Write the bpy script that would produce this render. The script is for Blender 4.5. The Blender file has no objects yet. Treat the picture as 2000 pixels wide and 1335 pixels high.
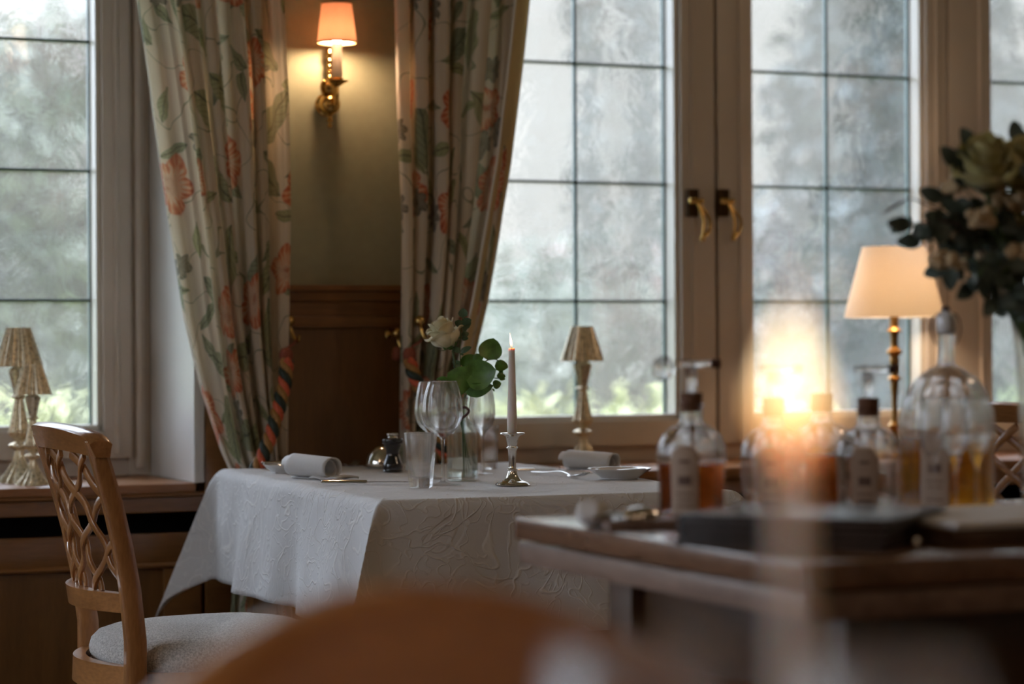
import bpy, bmesh, math, random
from mathutils import Vector, Matrix
PI = math.pi
random.seed(7)
SC = bpy.context.scene
COL = SC.collection

# ------------------------------------------------------------------ camera
H = 1.04
F = 4722.0                      # 85 mm on a 36 mm frame, 2000 px wide
TH = math.atan(F / 11000.0)     # window wall recedes to the right by this angle
CT, ST = math.cos(TH), math.sin(TH)
cam_d = bpy.data.cameras.new('camera'); cam = bpy.data.objects.new('camera', cam_d); COL.objects.link(cam)
cam_d.lens = 85; cam_d.sensor_width = 36; cam_d.shift_y = 0.00225
cam_d.clip_start = 0.02; cam_d.clip_end = 300
cam_d.dof.use_dof = True; cam_d.dof.focus_distance = 4.66; cam_d.dof.aperture_fstop = 2.8
cam.matrix_world = Matrix.Translation((0, 0, H)) @ Matrix.Rotation(-TH, 4, 'Z') @ Matrix.Rotation(PI/2, 4, 'X') @ Matrix.Rotation(-0.006, 4, 'Z')
SC.camera = cam

# ------------------------------------------------------------------ world (overcast sky, brighter overhead)
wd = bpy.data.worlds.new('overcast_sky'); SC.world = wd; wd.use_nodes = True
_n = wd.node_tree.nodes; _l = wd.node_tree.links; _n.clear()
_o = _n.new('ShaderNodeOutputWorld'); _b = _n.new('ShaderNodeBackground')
_tc = _n.new('ShaderNodeTexCoord'); _sx = _n.new('ShaderNodeSeparateXYZ'); _r = _n.new('ShaderNodeValToRGB')
_l.new(_tc.outputs['Generated'], _sx.inputs[0]); _l.new(_sx.outputs['Z'], _r.inputs['Fac'])
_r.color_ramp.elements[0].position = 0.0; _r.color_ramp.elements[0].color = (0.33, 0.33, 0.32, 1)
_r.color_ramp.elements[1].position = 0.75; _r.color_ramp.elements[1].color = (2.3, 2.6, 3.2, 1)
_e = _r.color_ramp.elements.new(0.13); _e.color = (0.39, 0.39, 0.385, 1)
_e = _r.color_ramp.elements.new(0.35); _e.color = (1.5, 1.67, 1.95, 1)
# broad bright sky patch, unseen, added high to the left to side-light the room
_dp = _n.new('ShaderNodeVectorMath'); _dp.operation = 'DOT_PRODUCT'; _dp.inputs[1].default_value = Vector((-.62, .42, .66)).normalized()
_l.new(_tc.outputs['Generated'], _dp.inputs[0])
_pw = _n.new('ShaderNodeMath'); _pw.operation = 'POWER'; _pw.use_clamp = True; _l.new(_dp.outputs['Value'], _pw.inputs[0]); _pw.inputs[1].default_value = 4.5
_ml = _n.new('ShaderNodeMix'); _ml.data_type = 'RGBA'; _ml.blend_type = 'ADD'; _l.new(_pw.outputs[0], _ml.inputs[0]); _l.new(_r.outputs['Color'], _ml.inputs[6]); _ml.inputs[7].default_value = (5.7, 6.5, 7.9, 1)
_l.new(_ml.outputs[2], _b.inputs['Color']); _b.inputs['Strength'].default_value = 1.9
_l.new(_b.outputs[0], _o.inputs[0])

# ------------------------------------------------------------------ colour management
SC.view_settings.view_transform = 'Standard'; SC.view_settings.look = 'None'
SC.view_settings.gamma = 1.0; SC.view_settings.exposure = 0.38
SC.view_settings.use_curve_mapping = False
SC.cycles.use_denoising = True
SC.cycles.denoiser = 'OPENIMAGEDENOISE'
SC.cycles.max_bounces = 14; SC.cycles.transmission_bounces = 12; SC.cycles.transparent_max_bounces = 16
SC.cycles.diffuse_bounces = 5; SC.cycles.sample_clamp_indirect = 6.0
SC.cycles.caustics_refractive = True; SC.cycles.caustics_reflective = False; SC.cycles.blur_glossy = 0.6

def light(kind, name, loc, energy, color=(1, .75, .5), size=0.02, rot=None, size_y=None):
    d = bpy.data.lights.new(name, kind); d.energy = energy; d.color = color
    if kind == 'AREA':
        d.shape = 'RECTANGLE'; d.size = size; d.size_y = size_y or size
    else:
        d.shadow_soft_size = size
    o = bpy.data.objects.new(name, d); COL.objects.link(o); o.location = loc
    if rot: o.rotation_euler = rot
    return o

# portals guide the daylight sampling through the window openings (they give off no light of their own)
for px0, px1 in ((-2.3, -0.3), (0.05, 1.57), (2.29, 5.6)):
    p = light('AREA', 'window_portal', ((px0+px1)/2, 6.14, 1.5), 1, (1, 1, 1), px1-px0, (-PI/2, 0, 0), 1.5)
    p.data.cycles.is_portal = True
p = light('AREA', 'window_portal', (-2.64, 3.3, 1.5), 1, (1, 1, 1), 1.5, (0, -PI/2, 0), 3.4)
p.data.cycles.is_portal = True

# ------------------------------------------------------------------ photo-point helpers (true distances)
def _fix(px, py):
    return px - 0.006*(py-672) - 1000.0, 672 - 0.006*(px-1000)
def W(X, D, z): return Vector((X*CT + D*ST, -X*ST + D*CT, z))
def onZ(px, py, z):
    a, yh = _fix(px, py); D = (H-z)*F/(py-yh); return W(a/F*D, D, z)
def onY(px, py, Y):
    a, yh = _fix(px, py); t = a/F; D = Y/(CT - t*ST); return W(t*D, D, H + (yh-py)*D/F)
def atD(px, py, D):
    a, yh = _fix(px, py); return W(a/F*D, D, H + (yh-py)*D/F)

# ------------------------------------------------------------------ materials
class NT:
    def __init__(s, name):
        s.mat = bpy.data.materials.new(name); s.mat.use_nodes = True
        s.t = s.mat.node_tree; s.t.nodes.clear()
        s.out = s.t.nodes.new('ShaderNodeOutputMaterial')
    def n(s, typ, _in=None, **props):
        nd = s.t.nodes.new('ShaderNode' + typ)
        for k, v in props.items(): setattr(nd, k, v)
        for k, v in (_in or {}).items():
            if isinstance(v, bpy.types.NodeSocket): s.t.links.new(v, nd.inputs[k])
            else:
                if isinstance(v, tuple) and len(v) == 3 and nd.inputs[k].type == 'RGBA': v = v + (1,)
                nd.inputs[k].default_value = v
        return nd
    def m(s, op, a, b=0.0, c=None, clamp=False):
        d = {0: a, 1: b}
        if c is not None: d[2] = c
        nd = s.n('Math', d, operation=op); nd.use_clamp = clamp; return nd.outputs[0]
    def mix(s, f, a, b):
        nd = s.n('Mix', {0: f, 6: a, 7: b}, data_type='RGBA'); return nd.outputs[2]
    def ramp(s, f, stops):
        nd = s.n('ValToRGB', {0: f}); e = nd.color_ramp.elements
        e[0].position, e[0].color = stops[0][0], stops[0][1] + (1,)
        e[1].position, e[1].color = stops[-1][0], stops[-1][1] + (1,)
        for p, c in stops[1:-1]:
            q = e.new(p); q.color = c + (1,)
        return nd.outputs[0]
    def coord(s, kind='Object', scale=(1, 1, 1), loc=(0, 0, 0)):
        tc = s.n('TexCoord'); mp = s.n('Mapping', {0: tc.outputs[kind], 1: loc, 3: scale}); return mp.outputs[0]
    def bump(s, h, strength=.3, dist=.002):
        return s.n('Bump', {'Strength': strength, 'Distance': dist, 'Height': h}).outputs[0]
    def pr(s, **k):
        names = dict(col='Base Color', rough='Roughness', metal='Metallic', ior='IOR', tr='Transmission Weight', nrm='Normal',
                     coat='Coat Weight', sss='Subsurface Weight', sscale='Subsurface Scale', em='Emission Color', ems='Emission Strength', sheen='Sheen Weight', spec='Specular IOR Level')
        b = s.n('BsdfPrincipled', {names[a]: v for a, v in k.items()})
        return b
    def end(s, sh):
        s.t.links.new(sh.outputs[0] if hasattr(sh, 'outputs') else sh, s.out.inputs[0]); return s.mat

def plain(name, col, rough=.5, metal=0., var=.12, scale=20, bump=0., **k):
    t = NT(name); v = t.coord()
    nz = t.n('TexNoise', {'Vector': v, 'Scale': scale, 'Detail': 4.0})
    c2 = tuple(x*(1-var) for x in col); c1 = tuple(min(1, x*(1+var)) for x in col)
    c = t.ramp(nz.outputs[0], [(.3, c2), (.7, c1)])
    if bump: k['nrm'] = t.bump(nz.outputs[0], bump, .001)
    return t.end(t.pr(col=c, rough=rough, metal=metal, **k))

def wood(name, dark, light_, scale=(1, 1, 1), rough=.35, coat=.2, grain=30):
    t = NT(name); v = t.coord('Object', scale)
    n1 = t.n('TexNoise', {'Vector': v, 'Scale': 3.0, 'Detail': 5.0, 'Distortion': .6})
    v2 = t.coord('Object', tuple(a*grain for a in scale))
    n2 = t.n('TexNoise', {'Vector': v2, 'Scale': 1.0, 'Detail': 6.0})
    f = t.m('ADD', t.m('MULTIPLY', n1.outputs[0], .6), t.m('MULTIPLY', n2.outputs[0], .4))
    c = t.ramp(f, [(.35, dark), (.5, tuple((a+b)/2 for a, b in zip(dark, light_))), (.65, light_)])
    return t.end(t.pr(col=c, rough=rough, coat=coat, nrm=t.bump(n2.outputs[0], .08, .0006)))

M = {}
M['white'] = plain('white_paint', (.66, .59, .52), .32, scale=6, var=.03)
M['bead'] = plain('white_bead_paint', (.74, .71, .65), .35, scale=6, var=.03)
M['revealpaint'] = plain('reveal_paint', (.70, .69, .67), .4, scale=5, var=.03)
M['lead'] = plain('lead_came', (.05, .085, .08), .45, .4)
M['green'] = plain('sage_green_wall', (.365, .35, .225), .75, scale=40, var=.04, bump=.1)
M['plaster'] = plain('cream_plaster', (.52, .45, .35), .8, scale=10, var=.04)
M['woodv'] = wood('panel_wood', (.13, .058, .017), (.20, .092, .028), (9, 9, .8))
M['woodh'] = wood('moulding_wood', (.17, .072, .020), (.26, .115, .034), (.8, 9, 9), .3)
M['sill'] = wood('sill_wood', (.27, .115, .04), (.38, .175, .065), (.8, 8, 8), .42, .1)
M['chair'] = wood('cherry_wood', (.25, .105, .032), (.44, .205, .07), (5, 5, 1.0), .32, .3, 40)
M['chairh'] = wood('cherry_wood_crest', (.25, .105, .032), (.46, .215, .075), (5, 1.0, 5), .28, .35, 40)
M['counter'] = wood('aged_oak', (.085, .042, .022), (.17, .088, .05), (6, .9, 6), .22, .5, 20)
M['counterside'] = wood('aged_oak_edge', (.11, .065, .045), (.23, .15, .11), (5, 1.5, 5), .35, .2, 14)
M['darkwood'] = wood('dark_walnut', (.03, .014, .006), (.075, .035, .014), (6, 1, 6), .35)
M['floor'] = wood('floor_planks', (.07, .03, .012), (.14, .065, .025), (.8, 6, 6), .4)
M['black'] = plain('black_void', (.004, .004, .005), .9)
M['brass'] = plain('polished_brass', (.62, .40, .13), .16, 1., scale=30, var=.15)
M['antique'] = plain('antique_brass', (.28, .15, .045), .3, 1., scale=30, var=.2)
M['darkbrass'] = plain('dark_brass_plate', (.06, .035, .015), .4, .8)
M['silver'] = plain('polished_silver', (.78, .75, .70), .09, 1., scale=12, var=.04)
M['steel'] = plain('cutlery_steel', (.62, .62, .62), .14, 1., scale=12, var=.04)
M['china'] = plain('white_china', (.70, .70, .70), .15, coat=.5, var=.02)
M['wax'] = plain('candle_wax', (.74, .66, .60), .4, var=.02, sss=.3, sscale=.003)
M['blk'] = plain('black_lacquer', (.006, .008, .014), .12, coat=1.)
M['whitelac'] = plain('white_lacquer', (.72, .68, .64), .15, coat=1., var=.02)
M['cork'] = plain('cork', (.12, .05, .022), .8, scale=200, var=.4)
M['darkcap'] = plain('dark_cap', (.05, .018, .012), .4)
M['leather'] = plain('dark_leather', (.016, .010, .009), .26, scale=150, var=.3, bump=.4)
M['leaf'] = plain('rose_leaf', (.065, .17, .03), .4, scale=60, var=.35, bump=.3)
M['leaf2'] = plain('eucalyptus_leaf', (.05, .11, .06), .45, scale=60, var=.3)
M['leafgrey'] = plain('grey_eucalyptus_leaf', (.05, .075, .06), .5, scale=40, var=.35)
M['stem'] = plain('green_stem', (.05, .10, .025), .5, var=.3)
M['twig'] = plain('purple_twig', (.05, .022, .03), .5)
M['charm'] = plain('brown_enamel', (.07, .03, .03), .3, var=.1)
M['coral'] = plain('coral_cord', (.55, .10, .04), .6, scale=300, var=.3, bump=.6)
M['knot'] = plain('rust_cord_knot', (.25, .06, .03), .7, scale=300, var=.3, bump=.6)
M['darkcord'] = plain('dark_green_cord', (.015, .03, .022), .6, scale=300, var=.4, bump=.6)
M['goldcord'] = plain('gold_cord', (.32, .16, .04), .6, scale=300, var=.3, bump=.6)
M['lining'] = None
M['label'] = plain('kraft_label', (.36, .26, .19), .7, scale=8, var=.06)
M['labelink'] = plain('label_ink', (.12, .07, .05), .7)
M['grass'] = plain('lawn', (.16, .20, .06), .9, scale=3, var=.4)
M['bark'] = plain('bark', (.07, .05, .035), .9, scale=12, var=.4)
M['blossom'] = plain('beige_blossom', (.42, .31, .17), .6, scale=90, var=.25)

def leafy(name, a, b):
    t = NT(name); v = t.coord(); nz = t.n('TexNoise', {'Vector': v, 'Scale': 1.6, 'Detail': 5.0})
    c = t.ramp(nz.outputs[0], [(.35, a), (.65, b)]); return t.end(t.pr(col=c, rough=.6))
M['hedge'] = leafy('hedge_foliage', (.075, .10, .065), (.21, .21, .165))
M['redhedge'] = leafy('autumn_foliage', (.17, .09, .08), (.25, .19, .16))
M['conifer'] = leafy('conifer_foliage', (.012, .02, .02), (.045, .06, .055))
M['yellow'] = leafy('yellow_green_foliage', (.30, .33, .14), (.60, .58, .30))

def glass(name, col=(1, 1, 1), rough=0., ior=1.47):
    t = NT(name); v = t.coord(); nz = t.n('TexNoise', {'Vector': v, 'Scale': 3.0})
    c = t.ramp(nz.outputs[0], [(0, tuple(x*.985 for x in col)), (1, col)])
    g = t.pr(col=c, rough=rough, ior=ior, tr=1.)
    tr = t.n('BsdfTransparent', {0: tuple(.2+.79*x for x in col)})
    mx = t.n('MixShader', {0: .58, 1: g.outputs[0], 2: tr.outputs[0]})
    return t.end(mx)
M['glass'] = glass('clear_glass', ior=1.40)
M['greenglass'] = glass('greenish_glass', (.975, 1., .985))
M['amber'] = glass('amber_liquor', (.62, .17, .012), 0, 1.36)
M['gold'] = glass('golden_liquor', (.80, .47, .03), 0, 1.36)
M['water'] = glass('water', (.97, .99, .98), 0, 1.33)

def window_glass():
    t = NT('old_window_glass'); v = t.coord('Object')
    n1 = t.n('TexNoise', {'Vector': v, 'Scale': 9.0, 'Detail': 3.0, 'Distortion': 1.2})
    n2 = t.n('TexNoise', {'Vector': v, 'Scale': 60.0, 'Detail': 2.0})
    h = t.m('ADD', n1.outputs[0], t.m('MULTIPLY', n2.outputs[0], .12))
    nr = t.bump(h, .5, .012)
    rf = t.n('BsdfRefraction', {'Color': (.98, .985, .98), 'Roughness': .06, 'IOR': 1.12, 'Normal': nr})
    tp = t.n('BsdfTransparent', {0: (.985, .985, .98)})
    tl = t.n('BsdfTranslucent', {0: (.87, .85, .82)})
    gl = t.n('BsdfGlossy', {'Color': (1, 1, 1), 'Roughness': .03, 'Normal': t.bump(n1.outputs[0], .2, .002)})
    dirt = t.n('TexNoise', {'Vector': v, 'Scale': 2.2, 'Detail': 6.0})
    df = t.m('MULTIPLY_ADD', dirt.outputs[0], .07, .012)
    a = t.n('MixShader', {0: .45, 1: rf.outputs[0], 2: tp.outputs[0]})
    b = t.n('MixShader', {0: df, 1: a.outputs[0], 2: tl.outputs[0]})
    fr = t.n('Fresnel', {'IOR': 1.45})
    c = t.n('MixShader', {0: t.m('MULTIPLY', fr.outputs[0], .9), 1: b.outputs[0], 2: gl.outputs[0]})
    return t.end(c)
M['pane'] = window_glass()

def shade_mat(name, col, tr=.55):
    t = NT(name); v = t.coord('Object', (400, 400, 400))
    nz = t.n('TexNoise', {'Vector': v, 'Scale': 1.0})
    c = t.ramp(nz.outputs[0], [(.3, tuple(x*.93 for x in col)), (.7, col)])
    d = t.n('BsdfDiffuse', {0: c}); l = t.n('BsdfTranslucent', {0: c})
    return t.end(t.n('MixShader', {0: tr, 1: d.outputs[0], 2: l.outputs[0]}))
M['shade'] = shade_mat('peach_silk_shade', (.82, .58, .44))
M['shade2'] = shade_mat('cream_shade', (.86, .78, .68))
M['shadetrim'] = plain('shade_trim', (.22, .12, .04), .6)

def mercury():
    t = NT('mercury_glass'); v = t.coord(); nz = t.n('TexNoise', {'Vector': v, 'Scale': 130.0, 'Detail': 6.0, 'Roughness': .7})
    c = t.ramp(nz.outputs[0], [(.25, (.58, .45, .24)), (.5, (.80, .70, .50)), (.75, (.88, .83, .72))])
    r = t.m('MULTIPLY_ADD', nz.outputs[0], .35, .12)
    return t.end(t.pr(col=c, rough=r, metal=.6, nrm=t.bump(nz.outputs[0], .2, .001)))
M['mercury'] = mercury()

def petal_mat(name, base, edge):
    t = NT(name); v = t.coord(); nz = t.n('TexNoise', {'Vector': v, 'Scale': 35.0, 'Detail': 3.0})
    c = t.ramp(nz.outputs[0], [(.3, base), (.7, edge)])
    d = t.pr(col=c, rough=.55, sheen=.2); l = t.n('BsdfTranslucent', {0: c})
    return t.end(t.n('MixShader', {0: .3, 1: d.outputs[0], 2: l.outputs[0]}))
M['petal'] = petal_mat('white_rose_petal', (.70, .66, .42), (.86, .83, .68))
M['petal2'] = petal_mat('yellow_rose_petal', (.42, .38, .12), (.60, .56, .30))

def damask():
    t = NT('damask_linen'); v = t.coord('Object')
    d = t.n('TexNoise', {'Vector': v, 'Scale': 5.0, 'Detail': 1.0})
    vd = t.n('VectorMath', {0: v, 1: t.n('VectorMath', {0: d.outputs[1], 3: .22}, operation='SCALE').outputs[0]}, operation='ADD').outputs[0]
    def vine(sc, w):
        nz = t.n('TexNoise', {'Vector': vd, 'Scale': sc, 'Detail': 1.0})
        a = t.m('ABSOLUTE', t.m('SUBTRACT', nz.outputs[0], .5))
        return t.m('SUBTRACT', 1.0, t.m('DIVIDE', a, w), clamp=True)
    ln = t.m('MAXIMUM', vine(13.0, .018), t.m('MULTIPLY', vine(27.0, .032), .6))
    vo = t.n('TexVoronoi', {'Vector': vd, 'Scale': 9.0}, feature='SMOOTH_F1')
    bl = t.m('SINE', t.m('MULTIPLY', vo.outputs['Distance'], 45.0))
    bl = t.m('MULTIPLY', t.m('MAXIMUM', bl, 0.0), t.m('LESS_THAN', vo.outputs['Distance'], .32))
    wv = t.n('TexNoise', {'Vector': t.coord('Object', (900, 900, 900)), 'Scale': 1.0})
    hh = t.m('ADD', t.m('ADD', ln, t.m('MULTIPLY', bl, .55)), t.m('MULTIPLY', wv.outputs[0], .18))
    big = t.n('TexNoise', {'Vector': v, 'Scale': 7.0, 'Detail': 2.0})
    b1 = t.bump(big.outputs[0], .35, .02)
    nr = t.n('Bump', {'Strength': .62, 'Distance': .0026, 'Height': hh, 'Normal': b1}).outputs[0]
    c = t.mix(t.m('MULTIPLY', ln, .8, clamp=True), (.60, .60, .605, 1), (.74, .73, .71, 1))
    return t.end(t.pr(col=c, rough=.75, sheen=.15, nrm=nr))
M['damask'] = damask()
def napk():
    t = NT('napkin_linen'); v = t.coord('Object')
    wv = t.n('TexWave', {'Vector': v, 'Scale': 25.0, 'Distortion': 9.0, 'Detail': 1.0})
    return t.end(t.pr(col=(.64, .63, .62, 1), rough=.7, nrm=t.bump(wv.outputs[0], .3, .001)))
M['napkin'] = napk()
def seatf():
    t = NT('grey_boucle'); v = t.coord('Object', (1, 1, 1))
    nz = t.n('TexNoise', {'Vector': v, 'Scale': 260.0, 'Detail': 3.0}); n2 = t.n('TexVoronoi', {'Vector': v, 'Scale': 320.0})
    c = t.ramp(nz.outputs[0], [(.35, (.34, .33, .31)), (.65, (.68, .66, .63))])
    return t.end(t.pr(col=c, rough=.9, sheen=.3, nrm=t.bump(n2.outputs[0], .9, .002)))
M['seat'] = seatf()

def floral():
    t = NT('floral_chintz')
    uv = t.n('UVMap', {}).outputs[0]
    wob = t.n('TexNoise', {'Vector': uv, 'Scale': 14.0, 'Detail': 2.0})
    uvw = t.n('VectorMath', {0: uv, 1: t.n('VectorMath', {0: wob.outputs[1], 3: .035}, operation='SCALE').outputs[0]}, operation='ADD').outputs[0]
    def cell(scale, off, rnd=.85):
        p = t.n('Mapping', {0: uvw, 1: off, 3: (scale, scale, 1)}).outputs[0]
        vo = t.n('TexVoronoi', {'Vector': p, 'Scale': 1.0, 'Randomness': rnd}, voronoi_dimensions='2D')
        df = t.n('VectorMath', {0: p, 1: vo.outputs['Position']}, operation='SUBTRACT').outputs[0]
        rc = t.n('SeparateXYZ', {0: vo.outputs['Color']})
        ang = t.m('MULTIPLY', rc.outputs[0], 6.283)
        rt = t.n('VectorRotate', {'Vector': df, 'Angle': ang}, rotation_type='Z_AXIS').outputs[0]
        xy = t.n('SeparateXYZ', {0: rt})
        return xy.outputs[0], xy.outputs[1], rc
    def flower(scale, off, thr, R=.30, petals=5.0):
        x, y, rc = cell(scale, off)
        r = t.m('SQRT', t.m('ADD', t.m('MULTIPLY', x, x), t.m('MULTIPLY', t.m('MULTIPLY', y, y), 1.5)))
        a = t.m('ARCTAN2', y, x)
        Rr = t.m('MULTIPLY_ADD', t.m('ABSOLUTE', t.m('COSINE', t.m('MULTIPLY', a, petals/2))), .10, R-.08)
        q = t.m('DIVIDE', r, Rr)
        mask = t.m('MULTIPLY', t.m('MULTIPLY', t.m('SUBTRACT', 1.0, q), 14.0, clamp=True), t.m('GREATER_THAN', rc.outputs[1], thr))
        streak = t.m('MULTIPLY_ADD', t.m('SINE', t.m('MULTIPLY', a, 23.0)), .16, t.m('MULTIPLY', q, .9))
        nz = t.n('TexNoise', {'Vector': uvw, 'Scale': 45.0})
        f = t.m('ADD', streak, t.m('MULTIPLY', t.m('SUBTRACT', nz.outputs[0], .5), .9), clamp=True)
        return mask, f
    def leaves(scale, off, thr, L=.42, Wd=.17):
        x, y, rc = cell(scale, off)
        xa = t.m('DIVIDE', t.m('ABSOLUTE', x), L)
        hw = t.m('MULTIPLY', t.m('SUBTRACT', 1.0, t.m('MULTIPLY', xa, xa)), Wd)
        q = t.m('SUBTRACT', hw, t.m('ABSOLUTE', y))
        mask = t.m('MULTIPLY', t.m('MULTIPLY', q, 60.0, clamp=True), t.m('GREATER_THAN', rc.outputs[1], thr))
        rib = t.m('LESS_THAN', t.m('ABSOLUTE', y), .013)
        vein = t.m('GREATER_THAN', t.m('SINE', t.m('ADD', t.m('MULTIPLY', x, 60.0), t.m('MULTIPLY', t.m('ABSOLUTE', y), -70.0))), .75)
        return mask, t.m('MAXIMUM', rib, t.m('MULTIPLY', vein, .5)), rc
    c = (.70, .62, .50, 1)
    # stems
    nz = t.n('TexNoise', {'Vector': uv, 'Scale': 6.5, 'Detail': 1.0})
    st = t.m('LESS_THAN', t.m('ABSOLUTE', t.m('SUBTRACT', nz.outputs[0], .47)), .0045)
    c = t.mix(t.m('MULTIPLY', st, .75), c, (.13, .17, .08, 1))
    for sc, off, thr, L, Wd, g1, g2 in ((8.5, (3.1, 1.7, 0), .28, .42, .13, (.30, .34, .12), (.10, .17, .12)), (5.2, (.3, 4.2, 0), .25, .46, .19, (.34, .36, .16), (.07, .15, .10))):
        mk, rib, rc = leaves(sc, off, thr, L, Wd)
        col = t.mix(rc.outputs[2], g1+(1,), g2+(1,))
        n5 = t.n('TexNoise', {'Vector': uvw, 'Scale': 25.0})
        col = t.mix(t.m('MULTIPLY', n5.outputs[0], .55), col, (.62, .58, .40, 1))
        col = t.mix(t.m('MULTIPLY', rib, .8), col, (.04, .07, .05, 1))
        c = t.mix(mk, c, col)
    mk, f = flower(4.2, (1.2, .6, 0), .36)
    c = t.mix(mk, c, t.ramp(f, [(.0, (.42, .10, .04)), (.25, (.74, .60, .44)), (.5, (.72, .42, .26)), (.78, (.62, .17, .07)), (1., (.45, .07, .03))]))
    mk, f = flower(6.0, (7.7, 2.4, 0), .64, .24, 7.0)
    c = t.mix(mk, c, t.ramp(f, [(.0, (.03, .03, .03)), (.4, (.30, .28, .22)), (1., (.07, .08, .07))]))
    wv = t.n('TexNoise', {'Vector': t.n('Mapping', {0: uv, 3: (30, 600, 1)}).outputs[0], 'Scale': 1.0, 'Detail': 2.0})
    d = t.pr(col=c, rough=.7, sheen=.2, nrm=t.bump(wv.outputs[0], .25, .0006))
    tl = t.n('BsdfTranslucent', {0: t.mix(.35, c, (.75, .60, .35, 1))})
    return t.end(t.n('MixShader', {0: .34, 1: d.outputs[0], 2: tl.outputs[0]}))
M['floral'] = floral()

M['lining'] = shade_mat('curtain_lining', (.78, .62, .34), .45)
def flame_mat(name, k):
    t = NT(name); g = t.n('TexCoord'); z = t.n('SeparateXYZ', {0: g.outputs['Generated']}).outputs[2]
    c = t.ramp(z, [(0, (.55, .14, .05)), (.25, (1., .52, .18)), (.6, (1., .76, .44)), (1., (1., .60, .26))])
    return t.end(t.n('AddShader', {0: t.n('Emission', {0: c, 1: k}).outputs[0], 1: t.n('BsdfTransparent', {0: (1., 1., 1.)}).outputs[0]}))
M['flame'] = flame_mat('candle_flame', .85)
def emis(name, c, k):
    t = NT(name); nz = t.n('TexNoise', {'Scale': 2.0}); cc = t.ramp(nz.outputs[0], [(0, tuple(x*.98 for x in c)), (1, c)])
    return t.end(t.n('Emission', {0: cc, 1: k}))
M['bulb'] = emis('lit_bulb', (1., .68, .43), 380.)
M['bulb2'] = emis('lit_globe_bulb', (1., .70, .44), 130.)
M['opal'] = emis('lit_opal_glass', (1., .80, .6), 1.5)

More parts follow.
